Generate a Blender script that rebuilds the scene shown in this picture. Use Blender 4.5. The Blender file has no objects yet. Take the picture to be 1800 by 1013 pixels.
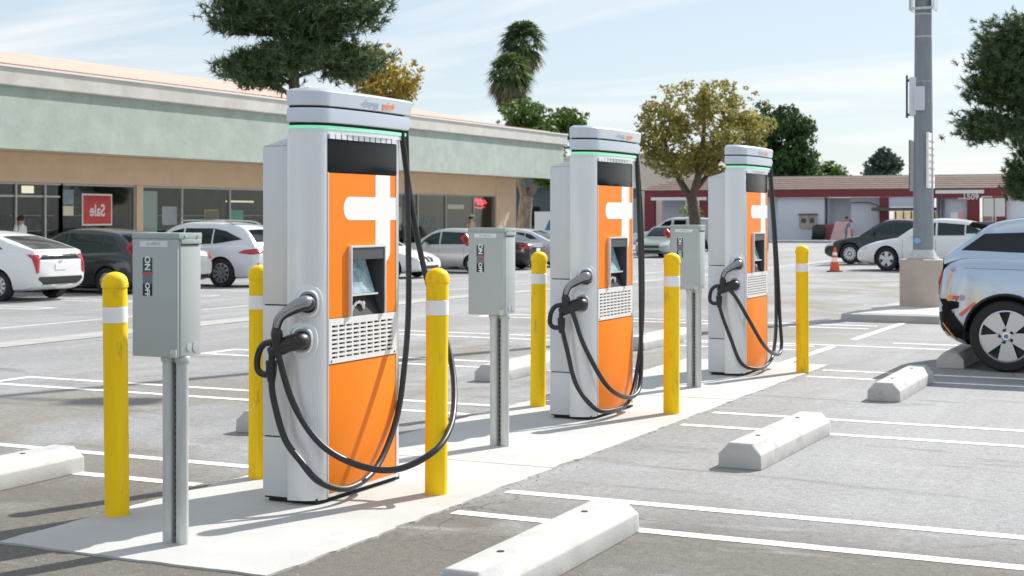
import bpy, bmesh, math, random
import numpy as np
from mathutils import Vector, Matrix
from mathutils.bvhtree import BVHTree

R = math.radians
scene = bpy.context.scene
col = scene.collection

# ------------------------------------------------------------------ camera, sky, sun, exposure
cam_d = bpy.data.cameras.new('camera')
cam = bpy.data.objects.new('camera', cam_d)
col.objects.link(cam)
cam.location = (0, 0, 1.52)
cam.rotation_euler = (R(90), 0, R(25.7))
cam_d.sensor_width = 36
cam_d.lens = 52
cam_d.shift_y = -0.0703
cam_d.clip_end = 3000
cam_d.dof.use_dof = True
cam_d.dof.focus_distance = 9.0
cam_d.dof.aperture_fstop = 5.6
scene.camera = cam

SUN_AZ, SUN_EL = R(19.5), R(39.5)
world = bpy.data.worlds.new('World')
scene.world = world
world.use_nodes = True
wn, wl = world.node_tree.nodes, world.node_tree.links
wn.clear()
w_out = wn.new('ShaderNodeOutputWorld')
w_bg = wn.new('ShaderNodeBackground')
w_sky = wn.new('ShaderNodeTexSky')
w_sky.sky_type = 'NISHITA'
w_sky.sun_disc = False
w_sky.sun_elevation = SUN_EL
w_sky.sun_rotation = SUN_AZ
w_sky.air_density = 1.0
w_sky.dust_density = 0.5
w_sky.ozone_density = 1.5
w_bg.inputs['Strength'].default_value = 0.08
tc = wn.new('ShaderNodeTexCoord')
sep = wn.new('ShaderNodeSeparateXYZ')
wl.new(tc.outputs['Generated'], sep.inputs[0])
def wmath(op, a, b):
    n = wn.new('ShaderNodeMath'); n.operation = op
    for i, v in enumerate((a, b)):
        if isinstance(v, (int, float)): n.inputs[i].default_value = v
        else: wl.new(v, n.inputs[i])
    return n.outputs[0]
zz = wmath('ADD', wmath('MAXIMUM', sep.outputs[2], 0.0), 0.12)
cmb = wn.new('ShaderNodeCombineXYZ')
wl.new(wmath('DIVIDE', sep.outputs[0], zz), cmb.inputs[0])
wl.new(wmath('DIVIDE', sep.outputs[1], zz), cmb.inputs[1])
mp = wn.new('ShaderNodeMapping')
mp.inputs['Rotation'].default_value = (0, 0, R(28))
mp.inputs['Scale'].default_value = (0.55, 1.5, 1)
wl.new(cmb.outputs[0], mp.inputs[0])
cn = wn.new('ShaderNodeTexNoise')
cn.inputs['Scale'].default_value = 1.1
cn.inputs['Detail'].default_value = 7
cn.inputs['Roughness'].default_value = 0.52
cn.inputs['Distortion'].default_value = 0.7
wl.new(mp.outputs[0], cn.inputs['Vector'])
cr = wn.new('ShaderNodeValToRGB')
cr.color_ramp.elements[0].position = 0.46
cr.color_ramp.elements[0].color = (0, 0, 0, 1)
cr.color_ramp.elements[1].position = 0.68
cr.color_ramp.elements[1].color = (1, 1, 1, 1)
wl.new(cn.outputs[0], cr.inputs[0])
veil = wn.new('ShaderNodeMixRGB')          # thin high cirrus all round
veil.inputs[0].default_value = 0.72
veil.inputs[2].default_value = (4.15, 4.66, 5.22, 1)
wl.new(w_sky.outputs[0], veil.inputs[1])
cmix = wn.new('ShaderNodeMixRGB')
cmix.inputs[2].default_value = (6.5, 6.5, 6.5, 1)
wl.new(wmath('MULTIPLY', cr.outputs[0], 0.8), cmix.inputs[0])
wl.new(veil.outputs[0], cmix.inputs[1])
wl.new(cmix.outputs[0], w_bg.inputs['Color'])
wl.new(w_bg.outputs[0], w_out.inputs['Surface'])

sun_d = bpy.data.lights.new('sun', 'SUN')
sun_d.energy = 3.3
sun_d.angle = R(0.5)
sun_d.color = (1.0, 0.96, 0.905)
sun = bpy.data.objects.new('sun', sun_d)
col.objects.link(sun)
sdir = Vector((math.sin(SUN_AZ)*math.cos(SUN_EL), math.cos(SUN_AZ)*math.cos(SUN_EL), math.sin(SUN_EL)))
sun.rotation_euler = sdir.to_track_quat('Z', 'Y').to_euler()
sun.location = (10, 30, 30)

vs = scene.view_settings
vs.view_transform = 'Standard'
vs.look = 'None'
vs.gamma = 1
vs.use_curve_mapping = False
vs.exposure = 1.0

# ------------------------------------------------------------------ materials
MATS = {}
def M(name, c, rough=.6, metal=0., var=0., vs_=4., bump=0., bs=60., coat=0., emit=0., ecol=None, c2=None, spec=.5, trans=0., stretch=None):
    if name in MATS: return MATS[name]
    m = bpy.data.materials.new(name); m.use_nodes = True
    n, l = m.node_tree.nodes, m.node_tree.links
    b = n['Principled BSDF']
    c4 = (c[0], c[1], c[2], 1)
    b.inputs['Base Color'].default_value = c4
    b.inputs['Roughness'].default_value = rough
    b.inputs['Metallic'].default_value = metal
    b.inputs['Specular IOR Level'].default_value = spec
    b.inputs['Coat Weight'].default_value = coat
    b.inputs['Coat Roughness'].default_value = .06
    b.inputs['Transmission Weight'].default_value = trans
    if emit:
        e = ecol or c
        b.inputs['Emission Color'].default_value = (e[0], e[1], e[2], 1)
        b.inputs['Emission Strength'].default_value = emit
    if var or bump:
        t = n.new('ShaderNodeTexCoord')
        src = t.outputs['Object']
        if stretch:
            mpn = n.new('ShaderNodeMapping'); mpn.inputs['Scale'].default_value = stretch
            l.new(src, mpn.inputs[0]); src = mpn.outputs[0]
    if var:
        nz = n.new('ShaderNodeTexNoise'); nz.inputs['Scale'].default_value = vs_
        nz.inputs['Detail'].default_value = 6; nz.inputs['Roughness'].default_value = .6
        l.new(src, nz.inputs['Vector'])
        rp = n.new('ShaderNodeValToRGB')
        d = c2 or tuple(max(0, x*(1-var)) for x in c)
        hi = c4 if c2 else tuple(min(1, x*(1+var*.6)) for x in c)+(1,)
        rp.color_ramp.elements[0].position = .3; rp.color_ramp.elements[0].color = (d[0], d[1], d[2], 1)
        rp.color_ramp.elements[1].position = .7; rp.color_ramp.elements[1].color = hi
        l.new(nz.outputs[0], rp.inputs[0]); l.new(rp.outputs[0], b.inputs['Base Color'])
        mr = n.new('ShaderNodeMapRange')
        mr.inputs[3].default_value = max(.02, rough*(1-.5*var)); mr.inputs[4].default_value = min(1, rough*(1+.5*var))
        l.new(nz.outputs[0], mr.inputs[0]); l.new(mr.outputs[0], b.inputs['Roughness'])
    if bump:
        nb = n.new('ShaderNodeTexNoise'); nb.inputs['Scale'].default_value = bs; nb.inputs['Detail'].default_value = 5
        l.new(src, nb.inputs['Vector'])
        bp = n.new('ShaderNodeBump'); bp.inputs['Strength'].default_value = bump; bp.inputs['Distance'].default_value = .01
        l.new(nb.outputs[0], bp.inputs['Height']); l.new(bp.outputs[0], b.inputs['Normal'])
    MATS[name] = m
    return m

def leaf_mat(name, cols, rough=.55, transl=.25):
    m = bpy.data.materials.new(name); m.use_nodes = True
    n, l = m.node_tree.nodes, m.node_tree.links
    b = n['Principled BSDF']; out = n['Material Output']
    g = n.new('ShaderNodeNewGeometry')
    rp = n.new('ShaderNodeValToRGB')
    els = rp.color_ramp.elements
    while len(els) < len(cols): els.new(.5)
    for i, c in enumerate(cols):
        els[i].position = i/(len(cols)-1); els[i].color = (c[0], c[1], c[2], 1)
    l.new(g.outputs['Random Per Island'], rp.inputs[0])
    l.new(rp.outputs[0], b.inputs['Base Color'])
    b.inputs['Roughness'].default_value = rough
    b.inputs['Specular IOR Level'].default_value = .3
    tr = n.new('ShaderNodeBsdfTranslucent'); l.new(rp.outputs[0], tr.inputs['Color'])
    mx = n.new('ShaderNodeMixShader'); mx.inputs[0].default_value = transl
    l.new(b.outputs[0], mx.inputs[1]); l.new(tr.outputs[0], mx.inputs[2]); l.new(mx.outputs[0], out.inputs['Surface'])
    MATS[name] = m
    return m

def asphalt_mat():
    m = bpy.data.materials.new('asphalt'); m.use_nodes = True
    n, l = m.node_tree.nodes, m.node_tree.links
    b = n['Principled BSDF']
    geo = n.new('ShaderNodeNewGeometry')
    P = geo.outputs['Position']
    def noise(scale, detail=5, rough=.6, dist=0., stretch=None):
        t = n.new('ShaderNodeTexNoise'); t.inputs['Scale'].default_value = scale
        t.inputs['Detail'].default_value = detail; t.inputs['Roughness'].default_value = rough
        t.inputs['Distortion'].default_value = dist
        src = P
        if stretch:
            q = n.new('ShaderNodeMapping'); q.inputs['Scale'].default_value = stretch; l.new(P, q.inputs[0]); src = q.outputs[0]
        l.new(src, t.inputs['Vector']); return t.outputs[0]
    def ramp(v, p0, c0, p1, c1):
        r = n.new('ShaderNodeValToRGB')
        r.color_ramp.elements[0].position = p0; r.color_ramp.elements[0].color = (*c0, 1) if len(c0) == 3 else c0
        r.color_ramp.elements[1].position = p1; r.color_ramp.elements[1].color = (*c1, 1) if len(c1) == 3 else c1
        l.new(v, r.inputs[0]); return r.outputs[0]
    def mix(f, a, c, mode='MIX'):
        x = n.new('ShaderNodeMixRGB'); x.blend_type = mode
        if isinstance(f, float): x.inputs[0].default_value = f
        else: l.new(f, x.inputs[0])
        for i, v in ((1, a), (2, c)):
            if isinstance(v, tuple): x.inputs[i].default_value = (*v, 1)
            else: l.new(v, x.inputs[i])
        return x.outputs[0]
    K0, K1 = (0, 0, 0), (1, 1, 1)
    base = ramp(noise(.16, 4, .55, .4), .36, (.265, .27, .277), .66, (.375, .378, .382))
    px = n.new('ShaderNodeSeparateXYZ'); l.new(P, px.inputs[0])
    def mrange(v, a, b_, c_, d_):
        q = n.new('ShaderNodeMapRange'); q.inputs[1].default_value = a; q.inputs[2].default_value = b_
        q.inputs[3].default_value = c_; q.inputs[4].default_value = d_; l.new(v, q.inputs[0]); return q.outputs[0]
    def mm(op, a, b_):
        q = n.new('ShaderNodeMath'); q.operation = op
        for i_, v_ in enumerate((a, b_)):
            if isinstance(v_, (int, float)): q.inputs[i_].default_value = v_
            else: l.new(v_, q.inputs[i_])
        return q.outputs[0]
    # drive lanes: long pale and dark sweeps along the direction of travel
    base = mix(ramp(noise(.5, 5, .6, .5, (1.3, .16, 1)), .50, K0, .68, (.7, .7, .7)), base, (.40, .402, .405))
    base = mix(ramp(noise(.55, 5, .6, .6, (1.2, .13, 1)), .55, K0, .72, (.6, .6, .6)), base, (.20, .205, .212))
    # dusty brown wear: patches, densest where the cars stop beside the island
    dpad = mm('ABSOLUTE', mm('ADD', px.outputs[0], 6.8), 0)
    w1 = ramp(noise(.55, 6, .68, .6, (1, .6, 1)), .40, K0, .56, K1)
    base = mix(mm('MULTIPLY', w1, mrange(dpad, .8, 4.6, .9, .16)), base, (.225, .206, .172))
    # the older coarse patch at the near end of the island
    wn2 = ramp(noise(.9, 6, .6, .3), .22, K0, .46, K1)
    yj = mm('ADD', px.outputs[1], mm('MULTIPLY', mm('SUBTRACT', noise(.7, 4, .6), .5), 2.2))
    base = mix(mm('MULTIPLY', mrange(yj, 6.4, 7.7, .95, 0.), wn2), base, (.145, .134, .114))
    # scuffs and tyre-dark streaks across the stalls
    base = mix(ramp(noise(.9, 7, .7, 1.2, (.5, 1.6, 1)), .58, K0, .72, (.6, .6, .6)), base, (.42, .42, .412))
    base = mix(ramp(noise(1.3, 6, .65, .8, (.35, 1.7, 1)), .58, K0, .72, (.75, .75, .75)), base, (.13, .128, .122))
    # oil spots
    base = mix(ramp(noise(2.4, 3, .5, .2), .70, K0, .78, (.45, .45, .45)), base, (.09, .088, .085))
    # fine aggregate
    grain = ramp(noise(95, 3, .7), .30, (.50, .50, .50), .70, (1.42, 1.42, 1.42))
    base = mix(.8, base, grain, 'MULTIPLY')
    g2 = ramp(noise(22, 4, .7), .33, (.76, .76, .76), .67, (1.2, 1.2, 1.2))
    base = mix(.8, base, g2, 'MULTIPLY')
    # cracks
    vo = n.new('ShaderNodeTexVoronoi'); vo.feature = 'DISTANCE_TO_EDGE'; vo.inputs['Scale'].default_value = .22
    dn = n.new('ShaderNodeTexNoise'); dn.inputs['Scale'].default_value = 1.6; dn.inputs['Detail'].default_value = 6
    l.new(P, dn.inputs['Vector'])
    va = n.new('ShaderNodeVectorMath'); va.operation = 'SCALE'; va.inputs['Scale'].default_value = 1.1
    l.new(dn.outputs['Color'], va.inputs[0])
    vb = n.new('ShaderNodeVectorMath'); l.new(P, vb.inputs[0]); l.new(va.outputs[0], vb.inputs[1])
    l.new(vb.outputs[0], vo.inputs['Vector'])
    crk = ramp(vo.outputs['Distance'], .0012, K1, .0032, K0)
    pres = ramp(noise(.35, 2), .44, K0, .56, (.8, .8, .8))
    cm = n.new('ShaderNodeMath'); cm.operation = 'MULTIPLY'; l.new(crk, cm.inputs[0]); l.new(pres, cm.inputs[1])
    base = mix(cm.outputs[0], base, (.08, .078, .075))
    l.new(base, b.inputs['Base Color'])
    b.inputs['Roughness'].default_value = .82
    b.inputs['Specular IOR Level'].default_value = .35
    bp = n.new('ShaderNodeBump'); bp.inputs['Strength'].default_value = .55; bp.inputs['Distance'].default_value = .006
    l.new(noise(110, 4, .75), bp.inputs['Height']); l.new(bp.outputs[0], b.inputs['Normal'])
    return m

def paint_mat():
    # worn road paint: lets the asphalt colour through where it has rubbed off
    m = bpy.data.materials.new('road_paint'); m.use_nodes = True
    n, l = m.node_tree.nodes, m.node_tree.links
    b = n['Principled BSDF']
    geo = n.new('ShaderNodeNewGeometry')
    t = n.new('ShaderNodeTexNoise'); t.inputs['Scale'].default_value = 7; t.inputs['Detail'].default_value = 9; t.inputs['Roughness'].default_value = .72
    l.new(geo.outputs['Position'], t.inputs['Vector'])
    r = n.new('ShaderNodeValToRGB')
    r.color_ramp.elements[0].position = .33; r.color_ramp.elements[0].color = (.34, .34, .33, 1)
    r.color_ramp.elements[1].position = .45; r.color_ramp.elements[1].color = (.78, .78, .76, 1)
    l.new(t.outputs[0], r.inputs[0]); l.new(r.outputs[0], b.inputs['Base Color'])
    b.inputs['Roughness'].default_value = .7
    return m

ASPH = asphalt_mat()
PAINT = paint_mat()
CONC = M('pad_concrete', (.50, .495, .475), .85, var=.10, vs_=1.6, bump=.25, bs=140)
CONC_D = M('kerb_concrete', (.42, .41, .39), .9, var=.2, vs_=2.5, bump=.3, bs=60)
STOPM = M('stop_concrete', (.50, .495, .475), .85, var=.16, vs_=5, bump=.15, bs=90)
SILVER = M('silver_powder', (.80, .815, .835), .36, metal=.62, var=.03, vs_=3)
SILVER_L = M('silver_satin', (.74, .76, .78), .3, metal=.35)
CANOPY = M('canopy_silver', (.58, .62, .68), .32, metal=.6)
BOXSIDE = M('pale_silver', (.66, .675, .69), .42, metal=.2, var=.03, vs_=2)
ORANGE = M('orange_panel', (.90, .235, .012), .42, var=.03, vs_=2, spec=.22)
WHITE_G = M('white_graphic', (.86, .85, .82), .4)
BLACK_GL = M('black_glass', (.010, .011, .013), .16, spec=.12)
BLACK_P = M('black_plastic', (.018, .018, .02), .42, bump=.1, bs=200)
CABLE = M('cable_rubber', (.022, .023, .026), .38)
DARKGAP = M('dark_gap', (.02, .02, .022), .8)
DGREY = M('dark_grey_plastic', (.07, .075, .085), .45)
GREEN_L = M('green_light', (.35, .78, .55), .4, emit=.2, ecol=(.12, .9, .36))
YELLOW = M('bollard_yellow', (1.0, .635, .006), .55, var=.06, vs_=6, spec=.25, stretch=(6, 6, .6))
REFL = M('reflective_white', (.88, .88, .88), .35)
GALV = M('galvanised', (.56, .585, .57), .42, metal=.45, var=.14, vs_=9, stretch=(3, 3, .6))
ENCL = M('enclosure_grey', (.42, .455, .45), .45, var=.05, vs_=3)
ENCL_S = M('enclosure_grey_side', (.36, .42, .41), .45, var=.05, vs_=3)
RED = M('red_plastic', (.55, .02, .03), .4)
CHROME = M('chrome', (.8, .8, .8), .12, metal=1.)
TYRE = M('tyre', (.018, .018, .019), .75)
RIM = M('rim_silver', (.60, .61, .63), .3, metal=.7)
RIM_D = M('rim_dark', (.03, .03, .032), .5)
GLASS = M('car_glass', (.010, .014, .017), .05, spec=.42)
GLASS_T = M('car_glass_tint', (.016, .034, .032), .05, spec=.42)
LAMP_R = M('tail_lamp', (.42, .012, .02), .15, coat=.8)
LAMP_W = M('head_lamp', (.66, .68, .70), .08, metal=.3, coat=1.)
LAMP_O = M('amber_lamp', (.75, .3, .05), .2, coat=.6)
PLATE = M('plate_white', (.78, .78, .76), .4)

def scuff(m, c, scale, lo, hi, amt, stretch=(1, 1, 1), world=True):
    """irregular stains and rub marks laid over a material's own colour"""
    n, l = m.node_tree.nodes, m.node_tree.links
    b = n['Principled BSDF']; sock = b.inputs['Base Color']
    g_ = n.new('ShaderNodeNewGeometry'); q = n.new('ShaderNodeMapping'); q.inputs['Scale'].default_value = stretch
    l.new(g_.outputs['Position'], q.inputs[0])
    t = n.new('ShaderNodeTexNoise'); t.inputs['Scale'].default_value = scale; t.inputs['Detail'].default_value = 8; t.inputs['Roughness'].default_value = .68
    l.new(q.outputs[0], t.inputs['Vector'])
    r = n.new('ShaderNodeMapRange'); r.inputs[1].default_value = lo; r.inputs[2].default_value = hi; r.inputs[4].default_value = amt
    l.new(t.outputs[0], r.inputs[0])
    x = n.new('ShaderNodeMixRGB'); l.new(r.outputs[0], x.inputs[0]); x.inputs[2].default_value = (*c, 1)
    if sock.is_linked: l.new(sock.links[0].from_socket, x.inputs[1])
    else: x.inputs[1].default_value = sock.default_value
    l.new(x.outputs[0], sock)
scuff(YELLOW, (.30, .22, .06), 9, .57, .70, .6, (1, 1, .35))
scuff(YELLOW, (.95, .80, .35), 14, .62, .74, .4, (1, 1, .25))
scuff(STOPM, (.20, .195, .185), 7, .56, .74, .65, (1, .5, 1))
scuff(STOPM, (.12, .12, .115), 30, .66, .72, .6)
scuff(CONC, (.33, .315, .29), 2.2, .55, .75, .55, (1, .7, 1))
scuff(CONC, (.25, .24, .225), 16, .66, .74, .5)
scuff(ORANGE, (.80, .36, .12), 5, .60, .80, .25, (1, 1, .5))
scuff(ENCL, (.31, .35, .34), 6, .58, .78, .35, (1, 1, .4))
scuff(SILVER, (.60, .60, .60), 4, .58, .8, .3, (1, 1, .3))

# ------------------------------------------------------------------ mesh helpers
class MB:
    def __init__(s):
        s.v = []; s.f = []; s.m = []
    def add(s, vs_, fs, mi=0):
        n = len(s.v)
        s.v += [tuple(float(c) for c in p) for p in vs_]
        for f in fs:
            s.f.append([i+n for i in f]); s.m.append(mi)
        return s
    def box(s, x0, x1, y0, y1, z0, z1, mi=0):
        v = [(x0,y0,z0),(x1,y0,z0),(x1,y1,z0),(x0,y1,z0),(x0,y0,z1),(x1,y0,z1),(x1,y1,z1),(x0,y1,z1)]
        return s.add(v, [(0,3,2,1),(4,5,6,7),(0,1,5,4),(1,2,6,5),(2,3,7,6),(3,0,4,7)], mi)
    def prism(s, poly, fn, a0, a1, mi=0):
        """poly: 2D outline; fn(u, v, a) -> 3D; extruded from a0 to a1"""
        n = len(poly)
        v = [fn(u, w, a0) for u, w in poly]+[fn(u, w, a1) for u, w in poly]
        f = [list(range(n))[::-1], list(range(n, 2*n))]+[(i, (i+1) % n, n+(i+1) % n, n+i) for i in range(n)]
        return s.add(v, f, mi)
    def loft(s, rings, closed=True, caps=True, mi=0):
        n = len(rings[0]); v = [p for r in rings for p in r]; f = []
        for k in range(len(rings)-1):
            for i in range(n if closed else n-1):
                j = (i+1) % n
                f.append((k*n+i, k*n+j, (k+1)*n+j, (k+1)*n+i))
        if caps:
            f.append(list(range(n))[::-1]); f.append([(len(rings)-1)*n+i for i in range(n)])
        return s.add(v, f, mi)
    def tube(s, pts, r, n=8, mi=0, caps=True, squash=1.):
        pts = [Vector(p) for p in pts]
        rr = r if isinstance(r, (list, tuple)) else [r]*len(pts)
        rings = []; up = None
        for i, p in enumerate(pts):
            t = (pts[min(i+1, len(pts)-1)]-pts[max(i-1, 0)])
            if t.length < 1e-9: t = Vector((0, 0, 1))
            t.normalize()
            if up is None:
                up = t.orthogonal().normalized()
            else:
                up = (up-t*up.dot(t))
                up = up.normalized() if up.length > 1e-6 else t.orthogonal().normalized()
            sd = t.cross(up)
            rings.append([p+(up*math.cos(2*math.pi*k/n)+sd*math.sin(2*math.pi*k/n)*squash)*rr[i] for k in range(n)])
        return s.loft(rings, mi=mi, caps=caps)
    def lathe(s, prof, n=24, c=(0, 0, 0), axis='z', mi=0, caps=True):
        rings = []
        for r, h in prof:
            ring = []
            for k in range(n):
                a = 2*math.pi*k/n
                ca, sa = r*math.cos(a), r*math.sin(a)
                if axis == 'z': q = (c[0]+ca, c[1]+sa, c[2]+h)
                elif axis == 'y': q = (c[0]+sa, c[1]+h, c[2]+ca)
                else: q = (c[0]+h, c[1]+ca, c[2]+sa)
                ring.append(q)
            rings.append(ring)
        return s.loft(rings, mi=mi, caps=caps)
    def mesh(s, name, mats, smooth=None, bevel=0, seg=2):
        me = bpy.data.meshes.new(name)
        me.from_pydata(s.v, [], s.f)
        for m in (mats if isinstance(mats, (list, tuple)) else [mats]): me.materials.append(m)
        me.polygons.foreach_set('material_index', s.m)
        bm = bmesh.new(); bm.from_mesh(me)
        bmesh.ops.recalc_face_normals(bm, faces=bm.faces[:])
        if bevel:
            ed = [e for e in bm.edges if len(e.link_faces) == 2 and e.calc_face_angle(0) > R(28)]
            bmesh.ops.bevel(bm, geom=ed, offset=bevel, segments=seg, profile=.6, affect='EDGES', clamp_overlap=True)
        bm.to_mesh(me); bm.free()
        if smooth or bevel:
            me.shade_smooth(); me.set_sharp_from_angle(angle=R(smooth or 40))
        me.update()
        return me
    def build(s, name, mats, parent=None, smooth=None, bevel=0, seg=2):
        return link(name, s.mesh(name, mats, smooth, bevel, seg), parent)

def link(name, me, parent=None):
    o = bpy.data.objects.new(name, me); col.objects.link(o)
    if parent is not None: o.parent = parent
    return o
def tag(o, label, cat, group=None):
    o['label'] = label; o['category'] = cat
    if group: o['group'] = group
    return o
def thing(name, label, cat, loc=(0, 0, 0), rz=0., group=None):
    o = bpy.data.objects.new(name, None); col.objects.link(o)
    o.location = loc; o.rotation_euler = (0, 0, rz); o.empty_display_size = .2
    return tag(o, label, cat, group)
def struct(o):
    o['kind'] = 'structure'; return o
def box(name, m, parent, x0, x1, y0, y1, z0, z1, bevel=0):
    return MB().box(x0, x1, y0, y1, z0, z1).build(name, m, parent, bevel=bevel)
def copy_tree(o, parent=None):
    c = o.copy(); col.objects.link(c); c.parent = parent
    for ch in list(o.children): copy_tree(ch, c)
    return c
def spline(pts, n=8):
    P = [Vector(p) for p in pts]; P = [2*P[0]-P[1]]+P+[2*P[-1]-P[-2]]
    out = []
    for i in range(1, len(P)-2):
        for k in range(n):
            t = k/n; a, b, c, d = P[i-1:i+3]
            out.append(.5*((2*b)+(c-a)*t+(2*a-5*b+4*c-d)*t*t+(3*b-a-3*c+d)*t**3))
    out.append(P[-2]); return out

dg = None
def text_geo(s, size, align='CENTER', bold=0.):
    cu = bpy.data.curves.new('lettering', 'FONT'); cu.body = s; cu.size = size; cu.align_x = align; cu.align_y = 'CENTER'
    cu.offset = bold; cu.resolution_u = 4
    o = bpy.data.objects.new('lettering', cu); col.objects.link(o)
    d = bpy.context.evaluated_depsgraph_get(); d.update()
    me = bpy.data.meshes.new_from_object(o.evaluated_get(d))
    v = [tuple(p.co) for p in me.vertices]; f = [list(p.vertices) for p in me.polygons]
    bpy.data.objects.remove(o); bpy.data.curves.remove(cu); bpy.data.meshes.remove(me)
    return v, f
def lettering(name, s, size, m, parent, fn, align='CENTER', bold=0.):
    v, f = text_geo(s, size, align, bold)
    me = bpy.data.meshes.new(name); me.from_pydata([fn(p[0], p[1]) for p in v], [], f); me.materials.append(m)
    return link(name, me, parent)

# ------------------------------------------------------------------ ground level (the lot falls gently to the left and to the far end)
GA = [(-18, -.27), (-11, 0)]
GB = [(26, 0), (40, -.14)]
def lin(x, p):
    if x <= p[0][0]: return p[0][1]
    for (a, b), (c, d) in zip(p, p[1:]):
        if x <= c: return b+(d-b)*(x-a)/(c-a)
    return p[-1][1]
def gz(x, y): return lin(x, GA)+lin(y, GB)

def ground_sheet(name, xs, ys, dz, m, parent=None):
    v = [(x, y, gz(x, y)+dz) for y in ys for x in xs]
    nx = len(xs)
    f = [(j*nx+i, j*nx+i+1, (j+1)*nx+i+1, (j+1)*nx+i) for j in range(len(ys)-1) for i in range(nx-1)]
    return MB().add(v, f).build(name, m, parent)
def breaks(a, b, pts):
    a, b = min(a, b), max(a, b)
    return [a]+[p for p, _ in pts if a < p < b]+[b]
lot = struct(ground_sheet('parking_lot', [-900, -300, -60, -18, -11, 60, 900], [-300, -20, 26, 40, 120, 400, 1800], 0, ASPH))
def strip(x0, x1, y0, y1, dz=.0025, name='painted_line', m=None):
    return ground_sheet(name, breaks(x0, x1, GA), breaks(y0, y1, GB), dz, m or PAINT, lot)
LW = .1
for y in (6.71, 7.34, 10.24, 10.98, 13.83, 14.47, 17.28, 17.9):
    strip(-3.56, 1.6, y-LW/2, y+LW/2)
for a, b in ((6.76, 7.38), (10.06, 10.60), (13.24, 13.80), (16.5, 17.05), (20.0, 20.55)):
    for y in (a, b): strip(-5.22 if y < 15 else -4.3, -10.1, y-LW/2, y+LW/2)
    strip(-10.2, -10.1, a-LW/2, b+LW/2)
strip(-4.15, -4.05, 14.95, 17.1); strip(-4.15, -4.05, 18.2, 21.3)
strip(-6.0, -3.4, 17.23, 17.33, .003)
for k in range(17):      # stalls along the shop front
    y = 21.6+k*2.62
    for q in (0, .5): strip(-25.8, -20.6, y+q-.05, y+q+.05)
    strip(-20.6, -20.5, y-.05, y+.55)
strip(-17.35, -17.23, 12, 60)
for k in range(4):
    strip(-12, -3, 46.4+k*2.9, 46.5+k*2.9)
g = struct(ground_sheet('concrete_gutter', breaks(-14.4, -13.5, GA), [-5, 26, 40, 70], .006, CONC_D))

# concrete island of the chargers
PADZ = .010
pm = MB()
_r = random.Random(9)
def edge_pts(a, b, n, amp):
    out = []
    dx, dy = b[0]-a[0], b[1]-a[1]; L_ = math.hypot(dx, dy); w_ = 0
    for k_ in range(n):
        t_ = k_/n; w_ = .7*w_+_r.gauss(0, amp)
        out.append((a[0]+dx*t_-dy/L_*w_, a[1]+dy*t_+dx/L_*w_))
    return out
pm.prism(edge_pts((-5.13, 5.15), (-3.62, 5.15), 40, .003)+edge_pts((-3.62, 5.15), (-3.62, 14.95), 260, .005)+edge_pts((-3.62, 14.95), (-5.13, 14.95), 40, .003)+edge_pts((-5.13, 14.95), (-5.13, 5.15), 260, .005), lambda u, v, a: (u, v, a), -.12, PADZ)
pad = struct(pm.build('concrete_pavement', CONC))
for y in (8.1, 11.75):   # tooled joints across the pad
    MB().box(-5.12, -3.63, y-.005, y+.005, PADZ-.02, PADZ+.0015).build('control_joint', CONC_D, pad)
# far kerb strip in front of the car wash
k = MB(); k.box(-60, -4, 104.5, 106.2, -.6, -.24)
struct(k.build('far_pavement', CONC_D))
wk = MB(); wk.box(-32.3, -27.4, 16, 70, -.6, -.13)
struct(wk.build('shop_pavement', CONC_D, bevel=.02))

# ------------------------------------------------------------------ charging stations
def ell(a, near=True, d=0.):
    """point on the rounded corner of the column; a = 0 on the side, 90 deg on the front"""
    rx, ry = .162-d, .115-d
    x = -.162+rx*math.sin(a); y = .115-ry*math.cos(a)
    return (x, y if near else .96-y)
def column_outline():
    P = [(-.17, 0.), (-.164, 0.)]
    nf = 22
    for near in (True,):
        for i in range(nf):
            a0 = (i+.0)/nf*math.pi/2; a1 = (i+.68)/nf*math.pi/2; am = (i+.84)/nf*math.pi/2
            P += [ell(a0), ell(a1), ell(am, True, .0016)]
    P += [(0, .115), (0, .122), (-.10, .122), (-.10, .838), (0, .838), (0, .845)]
    Q = []
    for i in range(nf):
        a0 = (i+.0)/nf*math.pi/2; a1 = (i+.68)/nf*math.pi/2; am = (i+.84)/nf*math.pi/2
        Q += [ell(a0, False), ell(a1, False), ell(am, False, .0016)]
    P += Q[::-1]+[(-.164, .96), (-.17, .96)]
    return P
def cap_outline(d=0., far=0.):
    """plan of the canopy: rounded near corner, bowed front, pointed far end"""
    P = [(-.172+d, -.004+d)]
    for i in range(0, 18):
        a = i/17*math.pi/2*.93
        P.append((-.165+(.181-d)*math.sin(a), .155-(.159-d)*math.cos(a)))
    for i in range(1, 15):
        t = i/14; y = .14+t*(.86+far)
        P.append((.012+.028*4*t*(1-t)*(1-.25*t)-d, y))
    P += [(-.012-d, 1.003+far-d*.5), (-.06, .985+far-d), (-.172+d, .96+far*.3-d)]
    return P
def cap_front(y):
    t = (y-.14)/.86
    return .012+.028*4*t*(1-t)*(1-.25*t)

def frame_at(a, z, off=0.):
    """frame on the curved corner: centre, tangent (towards the front), normal"""
    x, y = ell(a)
    nrm = Vector((math.sin(a)/.162, -math.cos(a)/.115, 0)).normalized()
    tan = Vector((-nrm.y, nrm.x, 0))
    return Vector((x, y, z))+nrm*off, tan, nrm

def sup(n, rx, rz, e=2.5):
    out = []
    for k in range(n):
        t = 2*math.pi*k/n; c, s_ = math.cos(t), math.sin(t)
        out.append((rx*math.copysign(abs(c)**(2/e), c), rz*math.copysign(abs(s_)**(2/e), s_)))
    return out

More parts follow.
